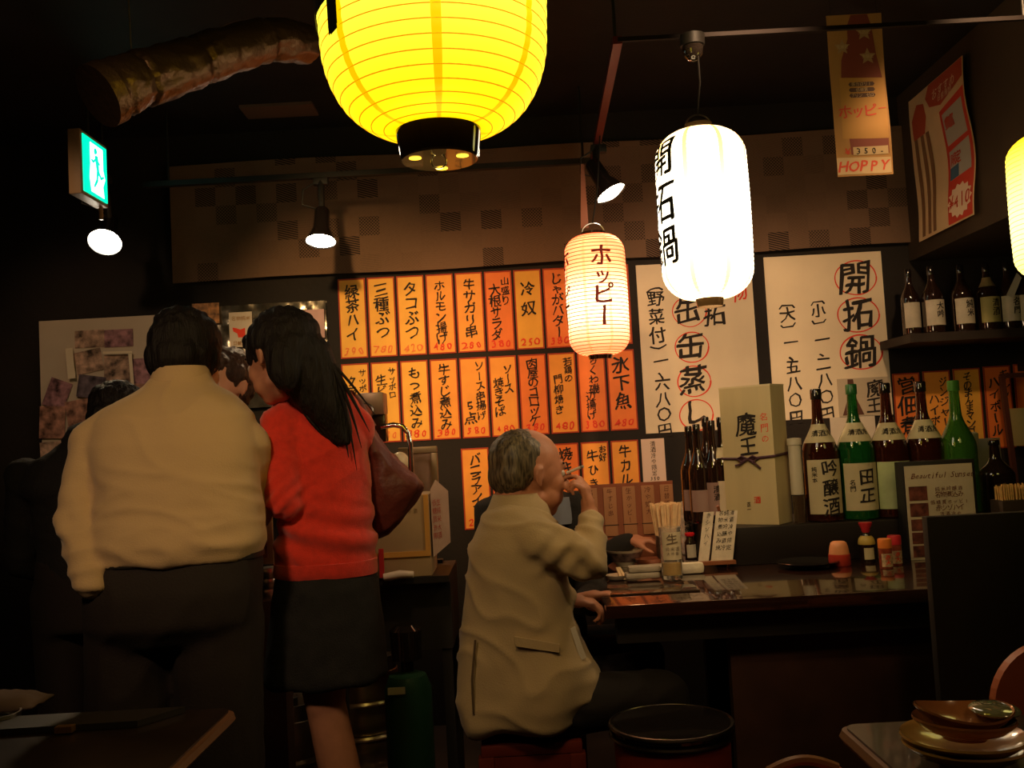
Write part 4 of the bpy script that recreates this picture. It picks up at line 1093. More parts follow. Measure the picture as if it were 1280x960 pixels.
# ------------------------------------------------------------------ easel with two paper cards
p = at_z(892, 712, ZC)
o = thing('card_easel', 'small wooden easel holding two tilted lettered cards by the glass', 'card stand', (p.x, p.y, ZC))
WOODR = mat('easel_wood', (.30, .10, .04), .5, var=.2)
q0, q1 = W(878, 702, p.y), W(886, 640, p.y + .06); dx = W(915, 702, p.y).x - q0.x
R_ = Vector((dx * .55, 0, 0)); up_ = (q1 - q0)
up_ = Vector((.036, .045, up_.z)); q0 = Vector((q0.x, p.y, ZC + .028))
def cardat(a, wv, m, nm, hs=1.):
    mb = MB().prism([q0 + a, q0 + a + wv, q0 + a + wv + up_ * hs, q0 + a + up_ * hs], (0, .004, 0)); return build(nm, mb, m, o, smooth=False)
CRD = mat('card_paper', (.66, .55, .42), .6, var=.12, vscale=40)
cardat(Vector((-.012, .006, 0)), Vector((.034, 0, .0)), CRD, 'card')
cardat(Vector((.028, 0, 0)), Vector((.070, 0, .0)), CRD, 'card')
t = MB()
uu = up_ / up_.z
for cx, s in ((.045, '名物煮込み焼'), (.062, '純米吟醸酒冷'), (.080, '清酒冷や限定'), (.004, '赤シソハイ')):
    column(t, s, cx, .155 if cx > .01 else .15, .017, lambda a, z: tuple(q0 + Vector((a, -.0012, 0)) + uu * z), .0215, wt='r')
build('lettering', t, INK, o, smooth=False)
build('ledge', MB().box((q0.x - .015, q0.y - .012, q0.z - .012), (q0.x + .105, q0.y + .014, q0.z - .0005)), WOODR, o)
for x in (0, .085): build('leg', MB().tube([(q0.x + x, q0.y + .016, ZC + .0005), (q0.x + x + .034, q0.y + .064, q0.z + .145)], .0055, 4), WOODR, o)
build('rear_leg', MB().tube([(q0.x + .145, q0.y + .13, ZC + .003), (q0.x + .07, q0.y + .05, q0.z + .17)], .006, 4), WOODR, o)

# beer glass
p = at_z(841, 726, ZC)
o = thing('beer_glass', 'tall printed glass with a little golden beer at the bottom', 'glass', tuple(p))
hG = .155; rG = .034
build('glass', MB().lathe([(.003, .0006), (rG * .86, .0006), (rG * .9, .004), (rG, hG), (rG - .002, hG), (rG * .9 - .002, .012), (.003, .011)], p, 32), mat('clear_glass', (.95, .95, .95), .03, trans=.92, ior=1.45), o)
build('beer', MB().lathe([(.003, .0125), (rG * .88 - .002, .0135), (rG * .90 - .002, .05), (.003, .05)], p, 28), mat('beer_gold', (1.0, .62, .12), .15), o)
build('frosted_panel', MB().lathe([(rG * .965 + .0006, .060), (rG + .0004, .142)], p, 16, a0=-math.pi / 2 - .95, a1=-math.pi / 2 + .95, cap=False), mat('frost_print', (.62, .52, .36), .6), o)
t = MB(); mg = lambda x, z: (p.x + (rG + .0014) * math.cos(-math.pi / 2 + x / rG), p.y + (rG + .0008) * math.sin(-math.pi / 2 + x / rG), p.z + z)
glyph(t, '生', 0, .122, .034, mg, curved=.008); row(t, '純米酒', 0, .092, .013, mg, pitch=.015, curved=.006, wt='r'); row(t, '大吟醸', 0, .078, .011, mg, pitch=.013, curved=.006, wt='r')
build('print', t, mat('glass_print', (.16, .11, .07), .5), o)

# chopsticks in holder
p = at_z(836, 706, ZC)
o = thing('chopstick_holder', 'holder packed with flared disposable wooden chopsticks behind the glass', 'chopstick holder', tuple(p))
build('holder', MB().lathe([(.004, .0006), (.036, .0006), (.040, .10), (.037, .10), (.034, .006), (.004, .005)], p, 28), mat('holder_dark', (.05, .03, .02), .3), o)
CH = mat('chopstick_wood', (.85, .58, .32), .6, var=.15, vscale=40)
for k in range(90):
    a = random.uniform(0, 2 * math.pi); rr_ = math.sqrt(random.random()); r0, r1 = rr_ * .027, rr_ * .054
    mb = MB().tube([(p.x + r0 * math.cos(a), p.y + r0 * math.sin(a), ZC + .012), (p.x + r1 * math.cos(a), p.y + r1 * math.sin(a), ZC + .206 + random.uniform(-.004, .004))], [.0034, .0052], 4)
    build('chopstick', mb, CH, o, smooth=False)
# small sauce bottle with red cap behind, white-labelled bottle
p = at_z(864, 700, ZC) 
o = thing('small_sauce_bottle', 'little sauce bottle with bright red cap beside the chopsticks', 'sauce bottle', tuple(p))
build('glass', MB().lathe([(.003, .0006), (.020, .0006), (.020, .06), (.012, .075), (.011, .082)], p, 20), G_DARK, o)
build('label', MB().lathe([(.0206, .01), (.0206, .055)], p, 12, a0=-2.4, a1=-.6, cap=False), LABP, o)
build('cap', MB().lathe([(.015, .083), (.017, .086), (.017, .094), (.003, .095)], p, 20), mat('cap_red2', (.8, .02, .03), .35), o)
p = at_z(861, 692, ZC)
o = thing('wrapped_bottle', 'slim bottle wrapped in printed white paper behind the red cap', 'bottle', tuple(p))
build('wrapping', MB().lathe([(.003, .0006), (.024, .0006), (.024, .15), (.016, .19), (.003, .192)], p, 20), mat('wrap_paper', (.62, .52, .42), .5, var=.35, vscale=70), o)
t = MB(); mg2 = lambda x, z: (p.x + .0248 * math.cos(-math.pi / 2 + x / .024), p.y + .0248 * math.sin(-math.pi / 2 + x / .024), p.z + z)
column(t, '大吟醸純米', .0, .15, .024, mg2, curved=.008); build('lettering', t, INK, o)

# bowls and dishes in front of the seated man
PORC = mat('porcelain', (.66, .56, .42), .25, coat=.5); BROWNP = mat('brown_pottery', (.16, .06, .03), .3, coat=.3)
p = at_z(782, 708, ZC)
o = thing('patterned_bowl', 'white-rimmed patterned bowl by the seated man\'s sleeve', 'bowl', tuple(p))
build('bowl', MB().lathe([(.028, .0006), (.030, .006), (.045, .022), (.062, .052), (.066, .058), (.063, .058), (.043, .025), (.004, .010)], p, 36), PORC, o)
build('blue_band', MB().lathe([(.0425, .019), (.0455, .0215), (.062, .0505)], p, 36, cap=False), mat('bowl_pattern', (.20, .13, .12), .3, var=.9, vscale=50), o)
p = at_z(815, 709, ZC)
o = thing('wooden_dish', 'reddish brown dish beside the patterned bowl', 'dish', tuple(p))
build('dish', MB().lathe([(.03, .0006), (.045, .008), (.056, .03), (.053, .03), (.004, .01)], p, 32, sy=.8), mat('dish_red', (.26, .08, .04), .3, coat=.5), o)
p = at_z(838, 697, ZC)
lat('small_dish', 'small cream dish partly behind the beer glass', 'dish', [(.02, .0), (.03, .006), (.045, .022), (.042, .022), (.003, .008)], p, PORC)
p = at_z(822, 713, ZC); p.x -= .0
lat('small_dish', 'shallow pale dish left of the beer glass', 'dish', [(.02, .0), (.034, .004), (.045, .016), (.042, .016), (.003, .006)], (p.x, p.y - .0, p.z), PORC)
p = at_z(774, 728, ZC)
lat('sauce_dish', 'small white sauce dish under the chopsticks in use', 'dish', [(.018, .0), (.03, .004), (.038, .016), (.036, .016), (.003, .006)], (p.x, p.y + .05, p.z), PORC)
# folded towel stack
p = at_z(806, 727, ZC)
o = thing('folded_towel', 'stack of two rolled grey-white hand towels on the counter tray', 'towel', (p.x, p.y + .02, ZC + .006))
for k in range(2): build('towel_roll', MB().box((p.x - .056 + .01 * k, p.y + .005, ZC + .0075 + .019 * k), (p.x + .050 + .003 * k, p.y + .055, ZC + .026 + .019 * k), bev=.008), mat('towel_grey', (.42, .36, .28), .85, bump=.3), o)
p = at_z(866, 720, ZC)
o = build('oshibori', MB().box((p.x - .035, p.y + .03, ZC + .0006), (p.x + .045, p.y + .07, ZC + .036), bev=.014), mat('towel_white', (.75, .66, .5), .85, bump=.3)); tag(o, 'rolled white hand towel right of the beer glass', 'towel'); rename(o, 'hand_towel')
# wooden chopstick pairs
p = at_z(780, 724, ZC)
for nm, dx_, lab in (('chopstick', 0, 'left chopstick of the pair pointing at the camera'), ('chopstick', .012, 'right chopstick of the pair pointing at the camera')):
    tag(build(nm, MB().tube([(p.x - .012 + dx_, p.y - .035, ZC + .008), (p.x - .012 + dx_ * .6, p.y + .08, ZC + .024)], [.0065, .005], 4), mat('chopstick_pale', (.80, .62, .36), .6)), lab, 'chopstick', 'used chopsticks on the counter')
p = at_z(835, 742, ZC)
o = build('flat_tray', MB().box((p.x - .16, p.y - .0, ZC + .0003), (p.x + .09, p.y + .11, ZC + .006), bev=.002), mat('tray_dark', (.04, .025, .015), .2, coat=.5)); tag(o, 'thin dark rectangular tray under the beer glass', 'tray')
# lift the things standing on the tray
for o_ in [q for q in COL.objects if q.name.split('.')[0] in ('beer_glass',)]: o_.location.z += .0062
p = at_z(860, 712, ZC)

# wooden menu rack behind
YW = 3.5
o = thing('wooden_menu_rack', 'reddish wooden rack of lettered tags behind the dishes', 'menu rack', (W(790, 640, YW).x, YW, ZC))
xA, xB = W(742, 640, YW).x, W(843, 640, YW).x; zB, zA = W(800, 668, YW).z, W(800, 603, YW).z
RW = mat('rack_wood', (.34, .10, .045), .55, var=.2, vscale=5, stretch=(1, 1, .3)); TW = mat('tag_wood', (.50, .22, .10), .6, var=.15, vscale=6, stretch=(1, 1, .3))
build('backboard', MB().box((xA - .05, YW, ZC + .0006), (xB, YW + .012, zA)), RW, o, smooth=False)
for k in range(5):
    x = xA - .035 + k * (xB - xA + .05) / 5 + .005
    WT = build('wooden_tag', MB().box((x, YW - .008, zB), (x + .046, YW - .0002, zA - .012), bev=.0015), TW, o)
    t = MB(); column(t, ('名物煮込', '牛すじ串', '生ホッピー', '冷や奴大', '日替酒')[k], x + .023, zA - .016, .022, lambda a, z: (a, YW - .0086, z), .026, wt='r'); build('lettering', t, mat('tag_ink', (.13, .03, .015), .7), WT, smooth=False)
    build('cord_line', MB().box((x - .004, YW - .0098, zB + .038), (x + .05, YW - .0085, zB + .0405)), BLACK, o)

# ------------------------------------------------------------------ stools
def box_stool(c, w, h, m, label):
    o = thing('wooden_stool', label, 'stool', (c[0], c[1], 0)); x, y = c; s = w / 2
    build('seat', MB().box((x - s, y - s, h - .03), (x + s, y + s, h), bev=.006), m, o)
    for sx in (-1, 1):
        for sy in (-1, 1): build('leg', MB().box((x + sx * s * .9 - .02, y + sy * s * .9 - .02, 0), (x + sx * s * .9 + .02, y + sy * s * .9 + .02, h - .03), bev=.003), m, o)
    for sy in (-1, 1): build('apron', MB().box((x - s * .8, y + sy * s * .9 - .01, h - .10), (x + s * .8, y + sy * s * .9 + .01, h - .031)), m, o)
    for sx in (-1, 1): build('side_rail', MB().box((x + sx * s * .9 - .01, y - s * .8, h - .10), (x + sx * s * .9 + .01, y + s * .8, h - .031)), m, o)
    return o
STR = mat('stool_red', (.12, .018, .010), .4, var=.25)
sc_ = W(663, 905, 2.62)
box_stool((sc_.x, 2.64), .26, .425, STR, 'dark red square wooden stool under the seated man')
def round_stool(c, r, h, label):
    o = thing('round_stool', label, 'stool', (c[0], c[1], 0)); p = (c[0], c[1], 0)
    build('cushion', MB().lathe([(.003, h - .02), (r * .97, h - .02), (r, h - .015), (r, h - .006), (r * .96, h), (r * .5, h + .003), (.003, h + .003)], p, 40), BLACKGLOSS, o)
    rm = MB()
    for z in (h - .004, h - .026): rm.tube([(c[0] + r * 1.0 * math.cos(a), c[1] + r * 1.0 * math.sin(a), z) for a in [2 * math.pi * k / 48 for k in range(48)]], .005, 6, closed=True)
    build('chrome_rim', rm, mat('dull_chrome', (.16, .13, .11), .3, 1.0), o); build('drum', MB().lathe([(r * .97, h - .036), (r * .97, h - .02), (.01, h - .02)], p, 40, cap=False), BLACK, o)
    build('red_base', MB().lathe([(r * .90, .0), (r * .95, h - .036), (.01, h - .036)], p, 40, cap=False), mat('stool_base_red', (.30, .04, .02), .45), o)
p = W(838, 895, 2.35); round_stool((p.x, 2.35), .145, 1.2 - (909 - 539) / F * 2.25, 'round black-cushioned stool with chrome rims and red base before the counter')
# chair backs
p = W(1280, 850, 1.78)
o = thing('rounded_chair', 'reddish chair with rounded back and star cut-out at the right edge', 'chair', (p.x, 1.8, 0))
def chair(o, xc, yc, zt, m, rad=.12):
    pts = []
    for k in range(21):
        a = math.pi * k / 20; pts.append((xc - rad * math.cos(math.pi - a) , yc, zt - rad + rad * math.sin(a)))
    pts += [(xc - rad, yc, zt - rad - .16), (xc + rad, yc, zt - rad - .16)][::1]
    st = []
    for k in range(10):
        r = .042 if k % 2 == 0 else .018; a = math.pi / 2 + k * math.pi / 5; st.append((xc + r * math.cos(a), yc - .0, zt - rad * .98 + r * math.sin(a)))
    bm = bmesh.new(); ov = [bm.verts.new(q) for q in pts]; hv = [bm.verts.new(q) for q in st]
    es = [bm.edges.new((ov[i], ov[(i + 1) % len(ov)])) for i in range(len(ov))] + [bm.edges.new((hv[i], hv[(i + 1) % len(hv)])) for i in range(len(hv))]
    r = bmesh.ops.triangle_fill(bm, use_beauty=True, use_dissolve=False, edges=es)
    ext = bmesh.ops.extrude_face_region(bm, geom=bm.faces[:]); bmesh.ops.translate(bm, vec=(0, .022, 0), verts=[g_ for g_ in ext['geom'] if isinstance(g_, bmesh.types.BMVert)])
    bm.verts.index_update(); mb = MB().add([v.co.copy() for v in bm.verts], [tuple(v.index for v in f.verts) for f in bm.faces]); bm.free()
    build('backrest', mb, m, o, smooth=False)
    zs_ = .42
    build('seat', MB().box((xc - .19, yc - .40, zs_ - .03), (xc + .19, yc + .01, zs_), bev=.008), m, o)
    for sx in (-1, 1):
        build('leg', MB().box((xc + sx * .16 - .016, yc - .38, 0), (xc + sx * .16 + .016, yc - .345, zs_ - .03)), m, o)
        build('leg', MB().box((xc + sx * .16 - .016, yc - .02, 0), (xc + sx * .16 + .016, yc + .015, zs_ - .03)), m, o)
        build('back_post', MB().box((xc + sx * .09 - .014, yc - .004, zs_), (xc + sx * .09 + .014, yc + .018, zt - rad - .14)), m, o)
CHW = mat('chair_redwood', (.42, .11, .045), .45, var=.15)
zt = W(1260, 806, 1.78).z
chair(o, W(1241, 850, 1.78).x + .115, 1.78, zt, CHW, .115)
p = W(1003, 957, 2.0)
o = thing('low_chair', 'top of a brown wooden chair back at the bottom edge of the picture', 'chair', (p.x, 2.0, 0))
zt2 = W(1003, 950, 2.0).z
pt = [(p.x - .07 + .14 * k / 12, 2.0, zt2 - .02 + .02 * math.sin(math.pi * k / 12)) for k in range(13)]
build('top_rail', MB().tube(pt, .011, 8), mat('chair_brown', (.26, .10, .04), .45), o)
build('seat', MB().box((p.x - .17, 1.62, .39), (p.x + .17, 1.99, .42), bev=.006), CHW, o)
for sx in (-1, 1):
    build('back_post', MB().tube([(p.x + sx * .07, 2.0, 0), (p.x + sx * .07, 2.0, zt2 - .02)], .012, 6), CHW, o)
    build('leg', MB().tube([(p.x + sx * .15, 1.64, 0), (p.x + sx * .15, 1.64, .39)], .012, 6), CHW, o)

# ------------------------------------------------------------------ tables in front
ZT_ = .70
TBL = mat('table_top', (.030, .016, .011), .30, coat=.3, var=.3, vscale=10); EDG = mat('table_edge', (.22, .10, .055), .45)
def table(x0, x1, y0, y1, label, r=.03, chamfer=None):
    o = thing('low_table', label, 'table', ((x0 + x1) / 2, (y0 + y1) / 2, 0))
    def rrect(z, ins):
        pts = []
        for cx, cy, a0 in ((x1 - r, y1 - r, 0), (x0 + r, y1 - r, 90), (x0 + r, y0 + r, 180), (x1 - r, y0 + r, 270)):
            for k in range(6): a = math.radians(a0 + 18 * k); pts.append(Vector((cx + (r - ins) * math.cos(a), cy + (r - ins) * math.sin(a), z)))
        return pts
    build('tabletop', MB().prism(rrect(ZT_ - .028, .004), (0, 0, .028)), TBL, o, smooth=False)
    pe = rrect(ZT_ - .014, .002); build('edge_band', MB().tube(pe, .0115, 6, closed=True), EDG, o)
    build('column', MB().lathe([(.2, 0), (.2, .015), (.03, .03), (.03, ZT_ - .03)], ((x0 + x1) / 2, (y0 + y1) / 2, 0), 24), BLACK, o)
    return o
c0 = at_z(293, 884, ZT_)
table(-1.6, c0.x, .9, c0.y, 'dark table with a brown edge in the lower left foreground')
c1_ = at_z(1050, 905, ZT_)
table(c1_.x, 1.75, .75, c1_.y, 'small dark table with rounded corner in the lower right foreground', r=.025)
# menu folder on left table
a = at_z(255, 872, ZT_); b = at_z(10, 905, ZT_)
yb_, ya_ = c0.y - .03, c0.y - .11
o = thing('menu_folder', 'closed black menu folder with brass corner on the left table', 'menu folder', (-.9, ya_, ZT_))
build('cover', MB().prism([(-1.35, ya_ - .02, ZT_ + .001), (a.x - .06, ya_, ZT_ + .001), (a.x, yb_ + .005, ZT_ + .001), (-1.35, yb_, ZT_ + .001)], (0, 0, .012)), mat('folder_black', (.03, .022, .017), .5), o, smooth=False)
m_ = at_z(110, 893, ZT_ + .007); 
build('brass_corner', MB().box((m_.x - .014, ya_ - .022, ZT_ + .003), (m_.x + .018, ya_ - .004, ZT_ + .0145)), mat('brass', (.85, .45, .12), .3, .9), o)
p = at_z(20, 888, ZT_)
cl = MB()
nx, ny = 16, 10; vs = []
for i in range(nx + 1):
    for j in range(ny + 1):
        x = p.x - .10 + .16 * i / nx; y = p.y - .06 + .10 * j / ny
        vs.append((x, y, ZT_ + .014 + .022 * (1 - abs(i / nx * 2 - 1) ** 3) * (1 - abs(j / ny * 2 - 1) ** 3) + .005 * noise.noise(Vector((x * 40, y * 40, 0)))))
fs = [(i * (ny + 1) + j, (i + 1) * (ny + 1) + j, (i + 1) * (ny + 1) + j + 1, i * (ny + 1) + j + 1) for i in range(nx) for j in range(ny)]
cl.add(vs, fs); o = build('folded_cloth', cl, mat('cloth_greyred', (.16, .10, .08), .9)); tag(o, 'crumpled grey cloth at the left edge of the left table', 'cloth')
md = o.modifiers.new('s', 'SOLIDIFY'); md.thickness = .006
p = at_z(4, 900, ZT_)
tag(build('metal_ashtray', MB().lathe([(.003, .003), (.038, .002), (.045, .004), (.048, .02), (.044, .02), (.040, .007), (.003, .006)], (p.x - .005, p.y - .02, ZT_), 28), STEEL), 'small shiny metal ashtray at the left edge of the left table', 'ashtray')

# plates on right table
PL = mat('plate_ochre', (.60, .34, .13), .22, coat=.6, var=.2, vscale=12); PL2 = mat('plate_brown', (.42, .16, .07), .22, coat=.6, var=.25, vscale=12)
pc = at_z(1206, 928, ZT_ + .03); sx_ = pc.x; sy_ = pc.y + .0
rP = 73 / F * pc.y
def plate(z, r, m, lab, dx=0, dy=0, tilt=0, sq=1., nm='plate', deep=.026, wav=0, cat='plate'):
    prof = [(.003, .002), (r * .42, .0), (r * .45, .004), (r * .80, deep * .55), (r * .97, deep), (r, deep + .003), (r * .985, deep + .006), (r * .93, deep + .002), (r * .74, deep * .55 + .003), (r * .40, .008), (.003, .007)]
    mb = MB().lathe(prof, (0, 0, 0), 56, sy=sq)
    vs = []
    R = Euler((0, math.radians(tilt), 0)).to_matrix()
    for v in mb.v:
        a = math.atan2(v[1], v[0]); rr_ = math.hypot(v[0], v[1]) / r
        z_ = v[2] + wav * rr_ ** 2 * math.cos(2 * a); vs.append(R @ Vector((v[0], v[1], z_)) + Vector((sx_ + dx, sy_ + dy, z)))
    mb.v = [tuple(v) for v in vs]; o = build(nm, mb, m); tag(o, lab, cat, 'stacked dishes on the right table'); return o
plate(ZT_ + .001, rP, PL, 'bottom ochre plate of the stack on the right table')
plate(ZT_ + .012, rP, PL, 'second ochre plate of the stack, directly under the oval bowls', dx=-.002)
plate(ZT_ + .036, rP * .84, PL2, 'lower brown oval bowl nested under the top one', dx=.0, wav=.0, tilt=3, nm='oval_bowl', deep=.024, sq=.85, cat='bowl')
plate(ZT_ + .046, rP * .80, PL2, 'top brown oval bowl of the stack with a grey glazed end', dx=.0, wav=.006, tilt=3, nm='oval_bowl', deep=.026, sq=.85, cat='bowl')
gz = MB().ell((sx_ + .052, sy_ + .012, ZT_ + .071), (.034, .042, .0085))
tag(build('glazed_spoon_rest', gz, mat('glaze_grey', (.20, .20, .13), .08, coat=1)), 'grey-green glossy piece lying in the top bowl', 'dish')

# ------------------------------------------------------------------ kegs, gas cylinder, dispenser corner
def keg(c, r, h, label):
    o = thing('beer_keg', label, 'keg', (c[0], c[1], 0), 'steel beer kegs on the floor'); p = (c[0], c[1], 0)
    prof = [(r * .85, 0), (r * .93, .01), (r * .93, .07)]
    z = .07
    for k in range(4):
        z0 = .08 + (h - .16) * k / 4; dz = (h - .16) / 4
        prof += [(r * .93, z0), (r, z0 + dz * .25), (r * 1.0, z0 + dz * .55), (r * .93, z0 + dz * .8)]
    prof += [(r * .93, h - .07), (r * .90, h - .05), (r * .5, h - .035), (.03, h - .03)]
    build('barrel', MB().lathe(prof, p, 40), mat('keg_steel', (.42, .34, .27), .34, .9, var=.2), o)
    build('top_ring', MB().lathe([(r * .88, h - .06), (r * .90, h), (r * .84, h), (r * .84, h - .06)], p, 40, cap=False), STEEL, o)
    for zz in (.14, .25, .36):
        if zz < h - .06: build('band', MB().tube([(c[0] + r * 1.005 * math.cos(a), c[1] + r * 1.005 * math.sin(a), zz) for a in [2 * math.pi * k / 40 for k in range(40)]], .008, 6, closed=True), mat('band_steel', (.75, .62, .48), .3, 1.0), o)
    build('valve', MB().lathe([(.03, h - .035), (.03, h + .01), (.018, h + .02), (.018, h + .05), (.003, h + .05)], p, 20), BLACK, o)
    return o
p = W(440, 900, 3.1); keg((p.x + .0, 3.34), .13, .50, 'steel beer keg partly behind the woman\'s calf')
p = W(345, 900, 3.05); keg((p.x + .03, 3.09), .10, .42, 'steel beer keg between the man\'s trousers and the woman\'s legs')
p = W(512, 900, 2.91)
o = thing('gas_cylinder', 'dark green gas cylinder with regulator right of the kegs', 'gas cylinder', (p.x, 2.91, 0))
zt = W(512, 838, 2.91).z
build('tank', MB().lathe([(.06, 0), (.07, .02), (.07, zt - .05), (.055, zt - .012), (.02, zt)], (p.x, 2.91, 0), 32), mat('tank_green', (.015, .055, .028), .35), o)
build('regulator', MB().lathe([(.02, zt), (.02, zt + .03), (.045, zt + .035), (.048, zt + .12), (.03, zt + .135), (.003, zt + .135)], (p.x, 2.91, 0), 24), BLACKGLOSS, o)
build('tag', MB().box((p.x - .05, 2.835, zt - .05), (p.x - .0, 2.839, zt - .03)), PAPERG, o)
# dispenser cabinet
YD = 3.0
xA, xB = W(474, 700, YD).x, W(560, 700, YD).x
zTop = W(510, 722, YD).z
o = thing('beer_server_stand', 'black server stand behind the woman with a red rail and white handle', 'stand', ((xA + xB) / 2, YD + .2, 0))
build('cabinet', MB().box((xA - .16, YD + .04, .565), (xB + .0, YD + .38, zTop - .02)), BLACK, o)
for sx in (xA - .14, xB - .02):
    for y in (YD + .06, YD + .36): build('leg', MB().box((sx - .015, y - .015, 0), (sx + .015, y + .015, .566)), BLACK, o)
build('shelf', MB().box((xA - .16, YD, zTop - .02), (xB + .0, YD + .38, zTop)), BLACK, o)
build('red_rail', MB().box((W(474, 700, YD).x, YD - .006, W(476, 722, YD).z), (W(480, 700, YD).x, YD + .002, W(476, 690, YD).z + .01)), mat('rail_red', (.5, .03, .03), .4), o)
build('white_handle', MB().tube([W(480, 722, YD - .02), W(500, 718, YD - .02), W(517, 718, YD - .02)], [.012, .013, .010], 10), mat('handle_white', (.7, .6, .48), .4), o)
# carton
cz0, cz1 = W(500, 697, YD).z, W(500, 620, YD).z
o = thing('carton', 'tan cardboard carton with an orange edge below the brown shoulder bag', 'carton', (W(505, 697, YD).x, YD + .1, zTop))
build('box', MB().box((W(474, 660, YD).x - .1, YD + .01, zTop + .0005), (W(537, 660, YD).x, YD + .22, cz1), bev=.003), mat('carton_tan', (.40, .28, .15), .7, var=.08), o)
t = MB(); xr_ = W(537, 660, YD).x
t.box((xr_ - .016, YD + .006, cz0), (xr_ - .001, YD + .0098, cz1)); t.box((W(474, 660, YD).x - .05, YD + .006, cz0), (xr_ - .016, YD + .0098, cz0 + .016))
build('orange_edge', t, mat('carton_orange', (.62, .32, .07), .6), o)
t = MB(); row(t, '名物焼酎清酒', W(500, 670, YD).x, W(500, 640, YD).z, .014, lambda a, z: (a, YD + .0085, z), pitch=.02, wt='r'); build('lettering', t, mat('faint_ink', (.22, .14, .07), .7), o, smooth=False)
# paper bag hanging at the carton's right
t = MB(); zb0, zb1 = W(548, 695, YD).z, W(548, 600, YD).z; xa_, xb_ = W(538, 650, YD).x + .002, W(559, 650, YD).x
t.add([(xa_, YD + .02, zb0 - .005), (xb_, YD + .10, zb0 + .03), (xb_, YD + .10, zb1 - .04), (xa_ + .015, YD + .05, zb1), (xa_ - .0, YD + .02, zb1 - .03), (xa_, YD + .16, zb0), (xa_, YD + .16, zb1 - .03)], [(0, 1, 2, 3, 4), (1, 5, 6, 2), (0, 4, 6, 5), (3, 2, 6), (4, 3, 6), (0, 5, 1)])
o = build('paper_bag', t, mat('bag_pinkbeige', (.48, .32, .24), .7, var=.1, bump=.5, bscale=12), smooth=False); tag(o, 'printed beige paper bag beside the carton', 'paper bag')
t = MB(); dv = Vector((xb_ - xa_, .08, 0)).normalized()
for cx, s in ((.018, '低糖質赤限'), (.040, '生純米大酒')): column(t, s, cx, zb1 - zb0 - .06, .022, lambda a, z: (xa_ + dv.x * a, YD + .0185 + dv.y * a, zb0 + z), .026, wt='r')
build('lettering', t, mat('bag_ink', (.40, .06, .04), .7), o, smooth=False)
# leaning picture frame
YPf = 3.3
o = thing('picture_frame', 'small bronze picture frame leaning against the wall right of the chrome pipe', 'picture frame', (W(525, 618, YPf).x, YPf, zTop))
a = W(497, 560, YPf); b = W(549, 622, YPf); fw = .022
FR = mat('frame_bronze', (.34, .24, .15), .4, .4)
for lo, hi in (((a.x, b.z), (b.x, b.z + fw)), ((a.x, a.z - fw), (b.x, a.z)), ((a.x, b.z + fw), (a.x + fw, a.z - fw)), ((b.x - fw, b.z + fw), (b.x, a.z - fw))):
    build('rail', MB().box((lo[0], YPf, lo[1]), (hi[0], YPf + .02, hi[1]), bev=.004), FR, o)
build('picture', MB().box((a.x + fw, YPf + .008, b.z + fw), (b.x - fw, YPf + .014, a.z - fw)), mat('picture_pinkbrown', (.34, .20, .15), .5, var=.3), o)
build('support', MB().box(((a.x + b.x) / 2 - .02, YPf + .014, zTop + .001), ((a.x + b.x) / 2 + .02, YPf + .03, b.z + .03)), BLACK, o)
build('chrome_bracket', MB().box((a.x, YPf + .0145, zTop + .0005), (b.x, YPf + .05, zTop + .012)), BLACK, o)
# chrome tap tower
YT = 3.05
o = thing('beer_tap', 'chrome arched pipe and tap head with a brown box behind the woman\'s shoulder', 'beer tap', (W(505, 640, YT).x, YT, zTop))
P_ = [W(476, 534, YT), W(492, 531, YT), W(503, 533, YT), W(510, 541, YT), W(513, 556, YT), W(514, 600, YT)]
P_.append(Vector((P_[-1].x, YT, cz1 + .001)))
build('pipe', MB().tube(P_, .0085, 12), CHROME, o)
a = W(447, 492, YT); b = W(481, 518, YT)
build('tap_box', MB().box((a.x, YT - .02, b.z), (b.x, YT + .08, a.z), bev=.006), mat('tap_brownbox', (.28, .18, .12), .35, .3), o)
a = W(458, 518, YT); b = W(483, 552, YT)
build('tap_body', MB().box((a.x, YT, b.z), (b.x, YT + .06, a.z + .001), bev=.006), mat('tap_dark', (.05, .035, .025), .2, .5), o)
c = W(457, 514, YT - .04); build('round_gauge', MB().lathe([(.003, -.01), (.024, -.01), (.026, 0), (.022, .004), (.003, .004)], c, 24, rot=Matrix.Rotation(math.pi / 2, 3, 'X')), STEEL, o)
build('nozzle', MB().tube([W(474, 552, YT), W(475, 566, YT - .03)], .008, 8), CHROME, o)
build('rear_post', MB().tube([(P_[0].x - .03, YT + .03, P_[0].z + .01), (P_[0].x - .03, YT + .03, cz1)], .012, 8), BLACK, o)
o = tag(build('bulb_ornament', MB().ell(W(500, 578, 3.12), (.03, .03, .034)), mat('ivory_gloss', (.9, .75, .52), .3)), 'round ivory object showing between bag and frame', 'ornament')
build('stand', MB().tube([W(500, 590, 3.12), (W(500, 590, 3.12).x, 3.12, cz1 + .001)], .01, 8), BLACK, o)
